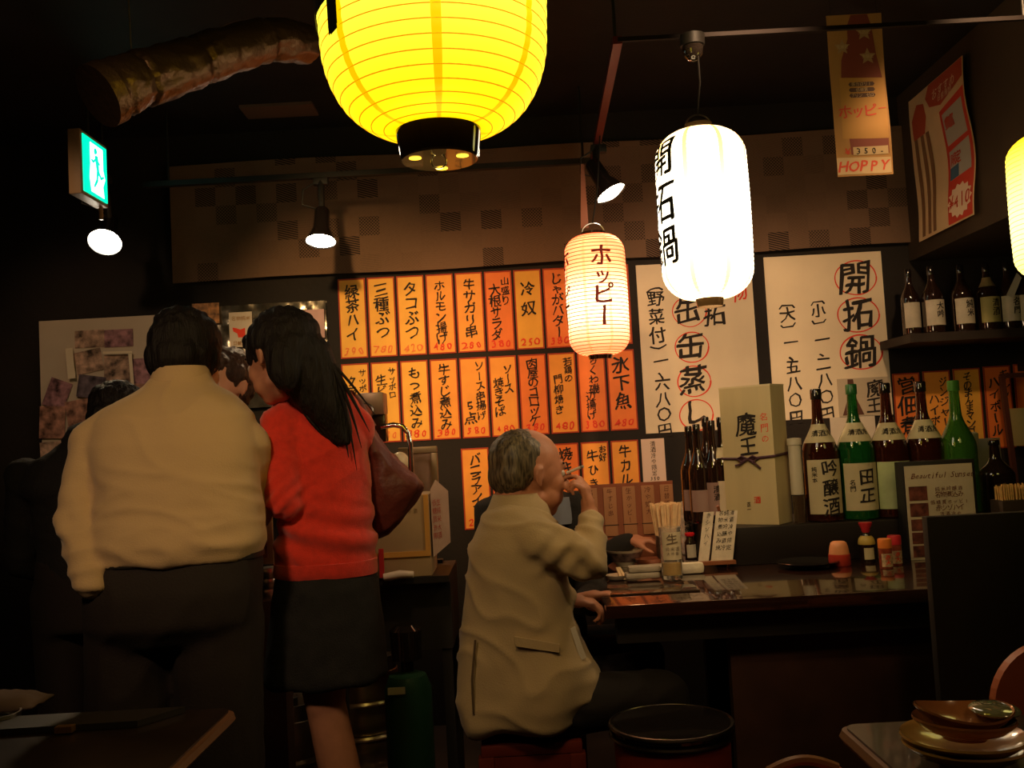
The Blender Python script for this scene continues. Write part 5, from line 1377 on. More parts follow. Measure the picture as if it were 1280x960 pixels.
# between man and woman
YQ = 2.9
a, b = W(320, 632, YQ), W(342, 705, YQ)
o = thing('small_framed_print', 'small brown-framed print in the gap between the beige shirt and red sweater', 'framed print', ((a.x + b.x) / 2, YQ, b.z))
build('frame', MB().box((a.x, YQ, b.z), (b.x, YQ + .015, a.z), bev=.003), mat('frame_tan', (.32, .19, .09), .5), o)
build('print', MB().box((a.x - .02, YQ - .003, b.z + .02), (b.x - .016, YQ + .001, a.z - .012)), ph_m[0], o)
c = W(334, 728, YQ)
o = thing('stacked_tins', 'stack of shiny metal tins below the small framed print', 'tins', (c.x, YQ, c.z - .06))
for k in range(3): build('tin', MB().lathe([(.003, 0), (.036, 0), (.038, .003), (.038, .024), (.035, .03), (.003, .03)], (c.x, YQ + .02, c.z - .05 + k * .031), 28), STEEL, o)
zz = c.z - .05
build('support_box', MB().box((c.x - .055, YQ - .03, 0), (c.x + .05, YQ + .055, zz - .0005)), mat('crate_brown', (.09, .045, .025), .6, var=.2), None)
so = COL.objects['support_box']; rename(so, 'brown_crate'); tag(so, 'brown crate column standing below the metal tins', 'crate')
# ================================================================== PEOPLE
def remesh(name, mb, m, parent, vox=.007, smooth_it=6, disp=None, decim=None):
    vs = [Vector(v) for v in mb.v]
    me = bpy.data.meshes.new(name); me.from_pydata(vs, [], mb.f)
    bm = bmesh.new(); bm.from_mesh(me); bmesh.ops.recalc_face_normals(bm, faces=bm.faces[:]); bm.to_mesh(me); bm.free()
    o = bpy.data.objects.new('tmp', me); COL.objects.link(o)
    r = o.modifiers.new('r', 'REMESH'); r.mode = 'VOXEL'; r.voxel_size = vox
    s = o.modifiers.new('s', 'SMOOTH'); s.factor = .5; s.iterations = smooth_it
    dg = bpy.context.evaluated_depsgraph_get(); m2 = bpy.data.meshes.new_from_object(o.evaluated_get(dg))
    bpy.data.objects.remove(o); bpy.data.meshes.remove(me)
    n = len(m2.vertices); co = np.empty(n * 3, 'f'); no = np.empty(n * 3, 'f')
    m2.vertices.foreach_get('co', co); m2.vertices.foreach_get('normal', no); co = co.reshape(-1, 3); no = no.reshape(-1, 3)
    if disp:
        d = np.fromiter((disp(Vector(c)) for c in co.tolist()), 'f', n); co = co + no * d[:, None]
    L = WLOC[parent.name]; co = co - np.array(L, 'f')
    m2.vertices.foreach_set('co', co.astype('f').ravel()); m2.name = name; m2.materials.clear(); m2.materials.append(m); m2.shade_smooth(); m2.update()
    q = bpy.data.objects.new(name, m2); COL.objects.link(q); q.parent = parent; WLOC[q.name] = L.copy()
    return q
def folds(amp, sx, sz, seed=0, dirv=(0, 0, 1), fine=.3):
    d = Vector(dirv).normalized()
    def f(c):
        along = c.dot(d); p = Vector((c.x * sx, c.y * sx, c.z * sx)) + d * along * (sz - sx)
        p += Vector((seed, seed * 2, 0))
        w = noise.noise(p * .6 + Vector((3, 7, 1)))
        r = 1 - abs(noise.noise(p + Vector((w, w, w)))) * 2.2
        return amp * (max(0, r) ** 2.2 - .25) + amp * fine * noise.noise(c * 22)
    return f
def frame(c, yaw, pitch=0., roll=0.):
    """local +Y = where the face looks; yaw measured from world +Y towards -X, degrees; pitch>0 looks up"""
    return Matrix.Translation(c) @ Matrix.Rotation(math.radians(yaw), 4, 'Z') @ Matrix.Rotation(math.radians(pitch), 4, 'X') @ Matrix.Rotation(math.radians(roll), 4, 'Y')
def xf(mb, M, vs_from=0):
    mb.v = mb.v[:vs_from] + [tuple(M @ Vector(v)) for v in mb.v[vs_from:]]; return mb
def head_mb(s=1.):
    h = MB()
    h.ell((0, -.012, .035), (.076, .095, .085)); h.ell((0, .012, .010), (.070, .078, .075)); h.ell((0, .030, -.045), (.058, .064, .060)); h.ell((-.034, .045, -.055), (.028, .032, .030)); h.ell((.034, .045, -.055), (.028, .032, .030))
    h.cap((-.016, .058, -.086), (.016, .058, -.086), .018, .018)
    h.cap((-.045, .01, -.060), (-.018, .055, -.088), .020, .018); h.cap((.045, .01, -.060), (.018, .055, -.088), .020, .018)
    h.cap((-.030, .082, .030), (.030, .082, .030), .010, .010)              # brow
    h.cap((0, .088, .018), (0, .109, -.022), .0075, .0115); h.ell((-.012, .098, -.026), (.009, .010, .007)); h.ell((.012, .098, -.026), (.009, .010, .007))
    h.ell((-.038, .056, -.018), (.024, .026, .030)); h.ell((.038, .056, -.018), (.024, .026, .030))
    h.cap((-.019, .086, -.052), (.019, .086, -.052), .0065, .0065); h.cap((-.016, .085, -.063), (.016, .085, -.063), .0075, .0075)
    for sx in (-1, 1):
        R = Matrix.Rotation(sx * .30, 3, 'Z')
        h.ell((sx * .077, -.006, -.002), (.007, .014, .024), R); h.cap((sx * .083, -.016, .014), (sx * .083, -.017, -.006), .0048, .0048); h.cap((sx * .083, -.014, .017), (sx * .080, .003, .018), .0048, .0042)
        h.cap((sx * .078, -.006, -.022), (sx * .077, .0, -.025), .006, .005)
    if s != 1: h.v = [(a * s, b * s, c * s) for a, b, c in h.v]
    return h
def eyes(M, parent, s=1.):
    for sx in (-1, 1):
        EY = build('eye', MB().ell(M @ Vector((sx * .031 * s, .078 * s, .008 * s)), (.0125 * s,) * 3), mat('eye_white', (.5, .42, .36), .2), parent)
        build('iris', MB().ell(M @ Vector((sx * .031 * s, .0875 * s, .007 * s)), (.0055 * s,) * 3), mat('iris_dark', (.012, .008, .006), .15), EY)
        build('eyebrow', MB().cap(M @ Vector((sx * .016 * s, .090 * s, .036 * s)), M @ Vector((sx * .044 * s, .080 * s, .037 * s)), .0045 * s, .003 * s), HAIRB, parent)
def hand_mb(wrist, tip_dir, palm_n, side=1, curl=(25, 30, 35, 40), thumb=40, s=1., spread=5):
    """wrist point, direction of the fingers, palm normal (where the palm faces), side=+1 thumb on (dir x normal) side"""
    d = Vector(tip_dir).normalized(); n = Vector(palm_n); n = (n - d * n.dot(d)).normalized(); t = d.cross(n) * side
    h = MB(); w = Vector(wrist)
    h.cap(w - d * .02, w + d * .03, .023 * s, .024 * s)
    for k, off in enumerate((.029, .010, -.010, -.028)):
        h.cap(w + d * .015 * s + t * off * .55 * s, w + d * .082 * s + t * off * s, .0135 * s, .0105 * s)
    lens = ((.040, .024, .019), (.045, .028, .020), (.041, .026, .019), (.032, .020, .017))
    for k, off in enumerate((.030, .010, -.010, -.029)):
        p = w + d * (.085 - abs(off) * .12) * s + t * off * s; ang = 0.; sp = math.radians(spread * (1.5 - k)); base = (d * math.cos(sp) + t * math.sin(sp))
        for j, L in enumerate(lens[k]):
            ang += math.radians(curl[k]) * (1 if j else .8); dv = (base * math.cos(ang) + n * math.sin(ang)); r0 = (.0092, .0084, .0076)[j] * s
            q = p + dv * L * s; h.cap(p, q, r0, r0 * .9, 10); p = q
    p = w + d * .022 * s + t * .024 * s; a = math.radians(thumb)
    dv = (d * math.cos(a) + t * math.sin(a) + n * .45).normalized(); q = p + dv * .040 * s; h.cap(p, q, .014 * s, .0110 * s, 10)
    dv2 = (d * math.cos(a * .5) + t * math.sin(a * .5) + n * .6).normalized(); q2 = q + dv2 * .030 * s; h.cap(q, q2, .0105 * s, .009 * s, 10); q3 = q2 + (dv2 + d * .3).normalized() * .022 * s; h.cap(q2, q3, .009 * s, .0075 * s, 10)
    return h
def RG(pl, pr, py, Y, ry, rz=0., yo=0.):
    a, b = W(pl, py, Y), W(pr, py, Y); c = (a + b) / 2; c.y = Y + yo
    return (c, (b.x - a.x) / 2, ry, rz)
def merge(*ms):
    m = MB()
    for q in ms: m.add(q.v, q.f)
    return m
def shoes(parent, pts, m=BLACKGLOSS):
    for (x, y, yaw) in pts:
        M = Matrix.Translation((x, y, 0)) @ Matrix.Rotation(math.radians(yaw), 4, 'Z'); s = MB()
        s.cap((0, -.07, .045), (0, .04, .04), .040, .036); s.ell((0, .10, .030), (.042, .075, .030)); s.ell((0, -.08, .035), (.034, .035, .035))
        s.v = [(a, b, max(c, .0)) for a, b, c in s.v]
        build('shoe', xf(s, M), m, parent)
def strands(base, amp=.004, fx=90):
    """hair relief: thin ridges running down"""
    def f(c):
        q = Vector((c.x * fx, c.y * fx, c.z * 6)); return amp * (abs(noise.noise(q)) * 1.6 - .4) + amp * .8 * noise.noise(c * 18)
    return f

# ---------------------------------------------------------------- A: man in the beige shirt, back to the camera
YA = 2.25
FL = W(215, 700, YA)
A = thing('person', 'man in beige shirt and dark trousers standing with his back to the camera', 'person', (FL.x, YA, 0), None)
SHIRT = mat('beige_shirt', (.56, .375, .19), .85, sheen=.2, bump=.15, bscale=300)
TROU = mat('dark_trousers', (.018, .011, .008), .85, bump=.15, bscale=200)
tors = [RG(118, 327, 700, 2.26, .133), RG(114, 330, 678, 2.26, .140), RG(124, 326, 640, 2.28, .130), RG(124, 322, 595, 2.31, .132), RG(116, 322, 555, 2.34, .135), RG(124, 316, 522, 2.36, .118), RG(150, 294, 500, 2.38, .095), RG(182, 268, 482, 2.40, .070), RG(192, 262, 468, 2.41, .058)]
sh = MB().loft(tors, 40, 2.4)
sL, eL, wL = W(120, 556, 2.34), W(98, 652, 2.25), W(114, 728, 2.15)
sh.cap(W(150, 540, 2.36), sL, .070, .064); sh.cap(sL, eL, .060, .050); sh.cap(eL, wL, .052, .036)
sR, eR, wR = W(306, 556, 2.37), W(318, 640, 2.45), W(300, 650, 2.72)
sh.cap(W(280, 540, 2.37), sR, .068, .062); sh.cap(sR, eR, .060, .048); sh.cap(eR, wR, .048, .034)
hipz = .86
def shirt_f(c):
    b = folds(.0048, 4.5, 10, 2, (.25, 0, 1))(c)
    low = max(0, 1 - (c.z - .98) / .22)                # blousing above the belt
    b += .005 * low * (1 - abs(noise.noise(Vector((c.x * 9, c.z * 22, 4)))) * 3)
    lt = max(0, 1 - abs(c.x - (eL.x)) / .10) * max(0, 1 - abs(c.z - eL.z) / .16)
    return b + lt * .004 * math.sin(c.z * 90 + c.x * 60 + 4 * noise.noise(c * 8))
remesh('shirt', sh, SHIRT, A, .0075, 5, shirt_f)
col_ = MB(); cr = [RG(188, 264, 478, 2.40, .066), RG(190, 263, 470, 2.405, .064), RG(196, 258, 459, 2.41, .058)]
build('shirt_collar', MB().loft([(c, a, b, r) for (c, a, b, r) in cr], 32, 2.1), SHIRT, A)
tr = MB().loft([RG(114, 325, 694, 2.26, .122), RG(110, 325, 735, 2.25, .135), RG(110, 322, 775, 2.25, .135), RG(124, 310, 800, 2.26, .11)], 36, 2.5)
for s, xx in ((-1, FL.x - .100), (1, FL.x + .095)):
    tr.cap((xx, 2.26, .82), (xx + s * .01, 2.24, .45), .108, .088); tr.cap((xx + s * .01, 2.24, .45), (xx + s * .02, 2.30, .07), .080, .062)
remesh('trousers', tr, TROU, A, .010, 4, folds(.006, 7, 3, 5))
bl = MB().loft([RG(110, 328, 700, 2.26, .129), RG(110, 328, 694, 2.26, .129)], 40, 2.5); build('belt', bl, BLACK, A)
MH = frame(W(233, 453, 2.47), -8, -22, 0)
body = head_mb(1.04); xf(body, MH)
body.cap(MH @ Vector((0, -.03, -.03)), W(226, 502, 2.39), .056, .062)
body.loft([(t[0], t[1] - .02, t[2] - .02, t[3]) for t in tors[:-1]], 32)
for a_, b_, r0, r1 in ((sL, eL, .045, .035), (eL, wL, .035, .024), (sR, eR, .045, .036), (eR, wR, .036, .024)): body.cap(a_, b_, r0, r1)
for s, xx in ((-1, FL.x - .100), (1, FL.x + .095)): body.cap((xx, 2.26, .90), (xx + s * .01, 2.24, .45), .085, .055); body.cap((xx + s * .01, 2.24, .45), (xx + s * .02, 2.30, .06), .055, .035)
hl = hand_mb(wL + Vector((.006, .01, -.012)), (.35, .35, -1), (1, .3, 0), -1, (35, 40, 45, 48), s=.72)
body = merge(body, hl, hand_mb(wR, (-.3, 1, 0), (0, 0, -1), 1, s=.95))
remesh('body', body, SKIN, A, .0065, 3)
hr = MB().ell((0, -.020, .045), (.090, .108, .092)); hr.ell((0, -.055, -.010), (.078, .066, .072)); hr.ell((0, .05, .085), (.062, .045, .030)); hr.ell((-.055, -.02, .0), (.038, .060, .050)); hr.ell((.055, -.02, .0), (.038, .060, .050))
remesh('hair', xf(hr, MH), HAIRB, A, .006, 3, strands(0, .007, 55))
shoes(A, [(FL.x - .12, 2.34, 5), (FL.x + .11, 2.34, -5)])

# ---------------------------------------------------------------- B: woman in the red sweater
YB_ = 2.5
FB = W(405, 700, YB_)
B = thing('person', 'long-haired woman in a red sweater and dark skirt leaning to the left', 'person', (FB.x, YB_, 0))
RED = mat('red_sweater', (.70, .034, .016), .9, sheen=.35, var=.10, vscale=60, bump=.25, bscale=350)
torsB = [RG(344, 470, 706, 2.50, .105, 0), RG(346, 470, 680, 2.50, .108, 0), RG(350, 466, 640, 2.50, .100), RG(344, 462, 595, 2.51, .105), RG(338, 458, 555, 2.52, .110), RG(334, 452, 525, 2.53, .098), RG(340, 448, 505, 2.54, .082), RG(352, 438, 490, 2.54, .068), RG(366, 426, 478, 2.54, .052)]
sw = MB().loft(torsB, 40, 2.3)
sL, eL, wL = W(352, 532, 2.46), W(356, 628, 2.40), W(326, 604, 2.60)
sw.cap(W(370, 522, 2.5), sL, .056, .055); sw.cap(sL, eL, .056, .046); sw.cap(eL, wL, .046, .030)
sR, eR, wR = W(442, 535, 2.54), W(450, 622, 2.62), W(420, 640, 2.82)
sw.cap(W(425, 522, 2.53), sR, .058, .055); sw.cap(sR, eR, .052, .045); sw.cap(eR, wR, .044, .03)
def swf(c):
    v = folds(.0045, 7, 16, 8, (.35, 0, 1))(c); low = max(0, 1 - abs(c.z - W(400, 665, 2.5).z) / .09)
    v += .008 * low * math.sin(c.z * 95 + c.x * 22 + 2 * noise.noise(c * 6)) 
    v += .006 * max(0, 1 - (c - eL).length / .09) * math.sin((c.z - c.x) * 150)
    return v
remesh('sweater', sw, RED, B, .007, 5, swf)
hem = MB().loft([RG(345, 472, 718, 2.50, .104), RG(343, 472, 712, 2.50, .110), RG(344, 471, 700, 2.50, .109)], 40, 2.3); build('sweater_hem', hem, RED, B)
sk_ = MB().loft([RG(346, 470, 706, 2.50, .098), RG(342, 473, 735, 2.50, .115), RG(337, 478, 775, 2.50, .125), RG(331, 482, 825, 2.50, .135), RG(329, 484, 845, 2.50, .138), RG(336, 478, 850, 2.50, .13)], 44, 2.2)
def skf(c): t = math.atan2(c.y - 2.5, c.x - FB.x); k = max(0, (.95 - c.z) / .35); return .0035 * k * math.sin(t * 7) + .002 * noise.noise(c * 30)
remesh('skirt', sk_, mat('dark_denim_skirt', (.009, .008, .008), .85, var=.4, vscale=30, bump=.3, bscale=300), B, .008, 4, skf)
kz = W(405, 868, 2.46); an = W(462, 1085, 2.52)
body = MB(); MHB = frame(W(352, 450, 2.46), 58, -22, 6)
xf(body := head_mb(.98), MHB); body.cap(MHB @ Vector((0, -.03, -.03)), W(396, 490, 2.54), .044, .052)
body.loft([(t[0], t[1] - .018, t[2] - .018, t[3]) for t in torsB[:-1]], 32)
for a_, b_, r0, r1 in ((sL, eL, .038, .030), (eL, wL, .030, .021), (sR, eR, .038, .03), (eR, wR, .03, .021)): body.cap(a_, b_, r0, r1)
body.loft([RG(350, 466, 720, 2.50, .085), RG(350, 466, 800, 2.50, .095)], 30)
kL = Vector((kz.x, 2.47, kz.z - .02)); aL = Vector((an.x, 2.56, .075))
body.cap((kz.x - .01, 2.49, .78), kL, .080, .052); mid = kL.lerp(aL, .35) + Vector((-.004, -.014, 0)); body.cap(kL, mid, .050, .052); body.cap(mid, aL, .052, .030); body.cap(aL, aL + Vector((-.0, .10, -.03)), .030, .024)
k2_ = Vector((kz.x - .05, 2.64, kz.z)); a2_ = Vector((kz.x - .02, 2.74, .075)); body.cap((kz.x - .06, 2.56, .76), k2_, .075, .048); body.cap(k2_, a2_, .048, .028); body.cap(a2_, a2_ + Vector((0, .10, -.03)), .028, .024)
body = merge(body, hand_mb(wL, (-.8, .7, .1), (0, 0, -1), -1, s=.88), hand_mb(wR, (-.3, 1, 0), (0, 0, -1), 1, s=.88))
remesh('body', body, mat('skin_warm', (.50, .22, .13), .5, var=.08, vscale=30), B, .0065, 3)
eyes(MHB, B, .98)
hb = MB().ell((0, -.018, .042), (.088, .106, .092)); hb.ell((0, -.05, .0), (.082, .072, .09)); hb.ell((0, .052, .082), (.058, .040, .026))
hb.ell((.055, -.035, -.02), (.034, .055, .085)); hb.ell((-.055, -.050, -.03), (.034, .045, .09))
xf(hb, MHB)
# falling length over the back and right shoulder
hb.loft([RG(338, 412, 430, 2.46, .075), RG(342, 420, 455, 2.45, .070), RG(352, 426, 480, 2.44, .058), RG(366, 431, 503, 2.435, .046), RG(384, 436, 522, 2.43, .036), RG(402, 440, 540, 2.425, .024), RG(418, 440, 556, 2.42, .012)], 30, 2.1)
remesh('hair', hb, HAIRB, B, .006, 3, strands(0, .006, 60))
lk = MB()
for (x0, y0, x1, y1, x2, y2, r) in ((408, 440, 424, 500, 436, 572, .010), (400, 430, 432, 480, 452, 560, .007), (415, 455, 440, 495, 462, 540, .006), (398, 480, 410, 530, 432, 556, .010), (385, 500, 400, 540, 424, 560, .007), (412, 450, 446, 486, 470, 520, .004), (372, 500, 386, 528, 408, 548, .006), (420, 470, 436, 520, 446, 588, .005)):
    a_, b_, c_ = W(x0, y0, 2.42), W(x1, y1, 2.41), W(x2, y2, 2.42); pts = [a_.lerp(b_, t / 6).lerp(b_.lerp(c_, t / 6), t / 6) for t in range(7)]
    lk.tube(pts, [r * (1 - (t / 6) ** 2 * .9) for t in range(7)], 8)
build('hair_locks', lk, HAIRB, B)
shoes(B, [(aL.x, 2.60, 5), (a2_.x, 2.78, 10)])
# shoulder bag
BG = mat('bag_brown_leather', (.115, .022, .014), .5, var=.2, vscale=12, bump=.2, bscale=80)
bgd = thing('shoulder_bag', 'soft dark red-brown shoulder bag hanging under the woman\'s right arm', 'bag', tuple(W(490, 672, 2.6)))
BO = [(452, 528), (462, 527), (474, 548), (500, 578), (527, 602), (529, 609), (518, 630), (502, 652), (486, 668), (470, 673), (462, 650), (456, 600)]
bb = MB(); cxy = (482, 606)
rings = []
for (k, yy) in ((.0, 2.525), (.55, 2.53), (.86, 2.545), (1., 2.58), (1., 2.61), (.86, 2.645), (.55, 2.66), (.0, 2.665)):
    rings.append([W(cxy[0] + (x - cxy[0]) * max(k, .02), cxy[1] + (y - cxy[1]) * max(k, .02), yy) for x, y in BO])
vs = [v for r in rings for v in r]; n_ = len(BO)
fs = [(i * n_ + k, i * n_ + (k + 1) % n_, (i + 1) * n_ + (k + 1) % n_, (i + 1) * n_ + k) for i in range(len(rings) - 1) for k in range(n_)] + [tuple(range(n_ - 1, -1, -1)), tuple((len(rings) - 1) * n_ + k for k in range(n_))]
bb.add(vs, fs)
remesh('pouch', bb, BG, bgd, .006, 4, folds(.006, 12, 8, 9, (1, 0, 1)))
build('strap', MB().tube([W(458, 532, 2.58), W(449, 505, 2.58), W(438, 492, 2.55), W(446, 500, 2.62), W(466, 534, 2.63)], .011, 8), BG, bgd)
build('buckle', MB().tube([W(448, 514, 2.555) + Vector((.012 * math.cos(a), 0, .012 * math.sin(a))) for a in [2 * math.pi * k / 16 for k in range(16)]], .0025, 6, closed=True), STEEL, bgd)

# ---------------------------------------------------------------- C: face between the two, D: person in black behind the man
def simple_person(label, hc, yaw, pitch, hair_m, cloth_m, shoulders_z, width, lean=0., skin=SKIN, depthy=None, hs=1., roll=0., collar=None, highcol=False):
    x, y = hc.x, hc.y
    P = thing('person', label, 'person', (x, y, 0)); M = frame(hc, yaw, pitch, roll)
    bd = head_mb(hs); xf(bd, M); zs = shoulders_z; bx_ = x + lean; by = depthy or y
    nb = Vector((bx_, by, zs + .03)); bd.cap(M @ Vector((0, -.03, -.03)), nb, .050, .055)
    c_ = lambda z, rx, ry, dx=0: (Vector((bx_ + dx, by, z)), rx, ry, 0.)
    h = width / 2
    tr_ = [c_(.80, h * .72, .11), c_(.95, h * .70, .11), c_(1.08, h * .75, .11), c_(zs - .10, h * .92, .115), c_(zs - .03, h * .90, .09), c_(zs + .015, h * .50, .07), c_(zs + .04, h * .28, .055)]
    bd.loft([(a, b - .02, c - .02, d) for a, b, c, d in tr_], 30)
    cl_ = MB().loft(tr_, 34, 2.3)
    hands = []
    if highcol: cl_.cap(nb, M @ Vector((0, -.03, -.07)), .075, .066)
    for s in (-1, 1):
        S = Vector((bx_ + s * h * .88, by, zs - .055)); E_ = Vector((bx_ + s * h * 1.02, by + .02, zs - .32)); Wr = Vector((bx_ + s * h * .6, by - .20 * (1 if math.cos(math.radians(yaw)) < 0 else -1), zs - .40))
        cl_.cap(S, E_, .058, .046); cl_.cap(E_, Wr, .046, .032); bd.cap(S, E_, .04, .03); bd.cap(E_, Wr, .03, .022); hands.append(hand_mb(Wr, Wr - E_, (0, 0, -1), s, s=.9))
    remesh('top', cl_, cloth_m, P, .010, 4, folds(.005, 7, 12, bx_))
    tr2 = MB().loft([c_(.70, h * .74, .115), c_(.86, h * .74, .115), c_(.92, h * .71, .11)], 30)
    for s in (-1, 1): tr2.cap((bx_ + s * .09, by, .80), (bx_ + s * .095, by, .07), .092, .055)
    remesh('trousers', tr2, TROU, P, .012, 3)
    for s in (-1, 1): bd.cap((bx_ + s * .09, by, .85), (bx_ + s * .095, by, .07), .07, .035)
    remesh('body', merge(bd, *hands), skin, P, .0065, 3)
    hh = MB().ell((0, -.022, .045), (.086, .100, .088)); hh.ell((0, -.055, -.008), (.076, .062, .066)); hh.ell((0, .046, .088), (.060, .044, .030)); hh.ell((-.060, .01, .045), (.026, .046, .042)); hh.ell((.060, .01, .045), (.026, .046, .042)); hh.ell((.0, .07, .07), (.05, .026, .026))
    remesh('hair', xf(hh, M), hair_m, P, .0065, 2, strands(0, .008, 50))
    eyes(M, P, hs)
    if collar: build('white_collar', MB().loft([c_(zs + .00, h * .50, .072), c_(zs + .05, h * .30, .060)], 30), PAPERW, P)
    sy = 1 if math.cos(math.radians(yaw)) > 0 else -1
    shoes(P, [(bx_ - .095, by + .04 * sy, 0 if sy > 0 else 180), (bx_ + .095, by + .04 * sy, 0 if sy > 0 else 180)])
    return P, M
CBLK = mat('black_clothes', (.012, .010, .009), .9, bump=.2, bscale=150)
hairC = mat('dark_brown_hair', (.045, .022, .014), .4, var=.5, vscale=60, bump=.5, bscale=250)
simple_person('person with tousled dark hair, lit face showing between the man and the woman', W(279, 483, 3.18), 158, -2, hairC, CBLK, W(290, 552, 3.18).z, .35, lean=-.02, skin=mat('skin_light', (.62, .30, .19), .45), collar=True, roll=-6)
simple_person('person in black mostly hidden behind the man in the beige shirt at the left', W(146, 532, 2.95), 12, -30, HAIRB, CBLK, W(110, 568, 2.95).z, .44, lean=-.09, highcol=True)

# ---------------------------------------------------------------- E: seated man with cigarette
YE = 2.60
hipw = W(660, 880, YE)
E_ = thing('person', 'seated grey-haired man in a khaki jacket raising a cigarette to his mouth', 'person', (hipw.x, YE, 0))
JK = mat('khaki_jacket', (.44, .32, .17), .85, sheen=.15, bump=.15, bscale=260)
YW_ = math.radians(28)
def RE(pl, pr, py, Y, ry, rz=0.): return RG(pl, pr, py, Y, ry, rz)
tE = [RE(584, 704, 906, 2.60, .12), RE(576, 730, 895, 2.60, .145), RE(573, 752, 872, 2.60, .155), RE(573, 752, 845, 2.60, .155), RE(574, 732, 810, 2.60, .148), RE(577, 718, 775, 2.60, .145), RE(580, 712, 740, 2.60, .145), RE(584, 708, 705, 2.60, .148), RE(586, 704, 680, 2.60, .148), RE(594, 698, 660, 2.60, .135), RE(603, 688, 642, 2.60, .11), RE(613, 674, 629, 2.61, .08), RE(618, 662, 620, 2.61, .062)]
jk = MB().loft(tE, 44, 2.35)
S_, El, Wr = W(668, 676, 2.50), W(733, 700, 2.50), W(738, 655, 2.58)
jk.cap(W(640, 668, 2.54), S_, .070, .064); jk.cap(S_, El, .066, .055); jk.cap(El, Wr, .055, .036); jk.ell(El, (.056, .052, .050))
S2, El2, Wr2 = W(664, 680, 2.74), W(684, 745, 2.72), W(706, 750, 2.60)
jk.cap(W(645, 668, 2.70), S2, .064, .060); jk.cap(S2, El2, .058, .048); jk.cap(El2, Wr2, .046, .034)
def jf(c):
    v = folds(.007, 5, 11, 12, (.4, 0, 1), .2)(c)
    low = max(0, min(1, (.80 - c.z) / .25)); v += .010 * low * math.sin(c.x * 34 + 3 * noise.noise(c * 4))
    e = max(0, 1 - (c - El).length / .13); v += .010 * e * math.sin((c.x * .8 + c.z * .6) * 105)
    a = max(0, 1 - (c - W(700, 690, 2.45)).length / .10); v += .006 * a * math.sin((c.x - c.z) * 90)
    return v
remesh('jacket', jk, JK, E_, .0075, 5, jf)
# collar, pocket flap, vent
build('jacket_collar', MB().loft([RE(602, 690, 648, 2.605, .118), RE(605, 688, 641, 2.605, .108), RE(611, 684, 630, 2.607, .088), RE(616, 674, 617, 2.61, .072)], 36, 2.2), JK, E_)
fl = [W(643, 796, 2.447), W(700, 806, 2.452), W(699, 816, 2.452), W(645, 808, 2.447)]
build('pocket_flap', MB().prism(fl, (0, .012, 0)), JK, E_)
build('vent_seam', MB().tube([W(594, 800, 2.47), W(590, 850, 2.465), W(592, 892, 2.475)], .003, 6), mat('seam_dark', (.10, .065, .03), .9), E_)
ME = frame(W(662, 594, 2.63), -68, -6, 0)
bd = head_mb(1.03); xf(bd, ME); bd.cap(ME @ Vector((0, -.035, -.03)), W(646, 640, 2.62), .056, .064)
bd.cap(ME @ Vector((0, .015, -.06)), W(650, 638, 2.62), .048, .052)
bd.loft([(a, b - .025, c - .025, d) for a, b, c, d in tE[1:-2]], 30)
for a_, b_, r0, r1 in ((S_, El, .045, .038), (El, Wr, .036, .026), (S2, El2, .045, .036), (El2, Wr2, .035, .025)): bd.cap(a_, b_, r0, r1)
wr1 = W(737, 642, 2.60)
bd.cap(Wr, wr1, .027, .025)
hnd = hand_mb(wr1, (-.10, .05, 1), (-1, .35, .1), -1, (38, 42, 66, 74), thumb=35, s=.84, spread=3)
hnd2 = hand_mb(Wr2 + Vector((.010, 0, 0)), (.85, -.05, -.15), (-.2, .1, -1), 1, (42, 45, 48, 50), s=.80)
hipL = Vector((hipw.x + .02, 2.56, .50)); kn = Vector((hipw.x + .36, 2.62, .50)); hip2 = Vector((hipw.x, 2.70, .50)); kn2 = Vector((hipw.x + .33, 2.83, .50))
for h_, k_ in ((hipL, kn), (hip2, kn2)):
    bd.cap(h_, k_, .065, .050); bd.cap(k_, (k_.x + .02, k_.y - .03, .10), .05, .034)
remesh('body', merge(bd, hnd, hnd2), SKIN_R, E_, .0058, 2)
trE = MB()
for h_, k_ in ((hipL, kn), (hip2, kn2)): trE.cap(h_, k_, .085, .068); trE.cap(k_, (k_.x + .02, k_.y - .03, .09), .068, .052)
remesh('trousers', trE, mat('brown_trousers', (.008, .005, .004), .9), E_, .009, 4, folds(.005, 8, 8, 3))
shoes(E_, [(kn.x + .05, kn.y + .0, -60), (kn2.x + .05, kn2.y + .0, -60)])
eyes(ME, E_)
hE = MB().ell((0, -.032, .040), (.081, .082, .081)); hE.ell((0, -.055, -.002), (.076, .056, .058)); hE.ell((-.064, -.030, .030), (.016, .040, .040)); hE.ell((.064, -.030, .030), (.016, .040, .040))
hE.v = [(a * 1.03, b * 1.03, c * 1.03) for a, b, c in hE.v]
hm_ = bpy.data.materials.new('greying_hair'); hm_.use_nodes = True
nt = hm_.node_tree; b_ = nt.nodes['Principled BSDF']; b_.inputs['Roughness'].default_value = .5
tc = nt.nodes.new('ShaderNodeTexCoord'); mp = nt.nodes.new('ShaderNodeMapping'); mp.inputs['Scale'].default_value = (60, 60, 8); nt.links.new(tc.outputs['Object'], mp.inputs[0])
nz = nt.nodes.new('ShaderNodeTexNoise'); nz.inputs['Scale'].default_value = 3; nt.links.new(mp.outputs[0], nz.inputs['Vector'])
rp_ = nt.nodes.new('ShaderNodeValToRGB'); rp_.color_ramp.elements[0].position = .35; rp_.color_ramp.elements[1].position = .68
rp_.color_ramp.elements[0].color = (.035, .024, .014, 1); rp_.color_ramp.elements[1].color = (.20, .15, .085, 1)
nt.links.new(nz.outputs['Fac'], rp_.inputs[0]); nt.links.new(rp_.outputs[0], b_.inputs['Base Color'])
remesh('hair', xf(hE, ME), hm_, E_, .0058, 3, strands(0, .004, 70))
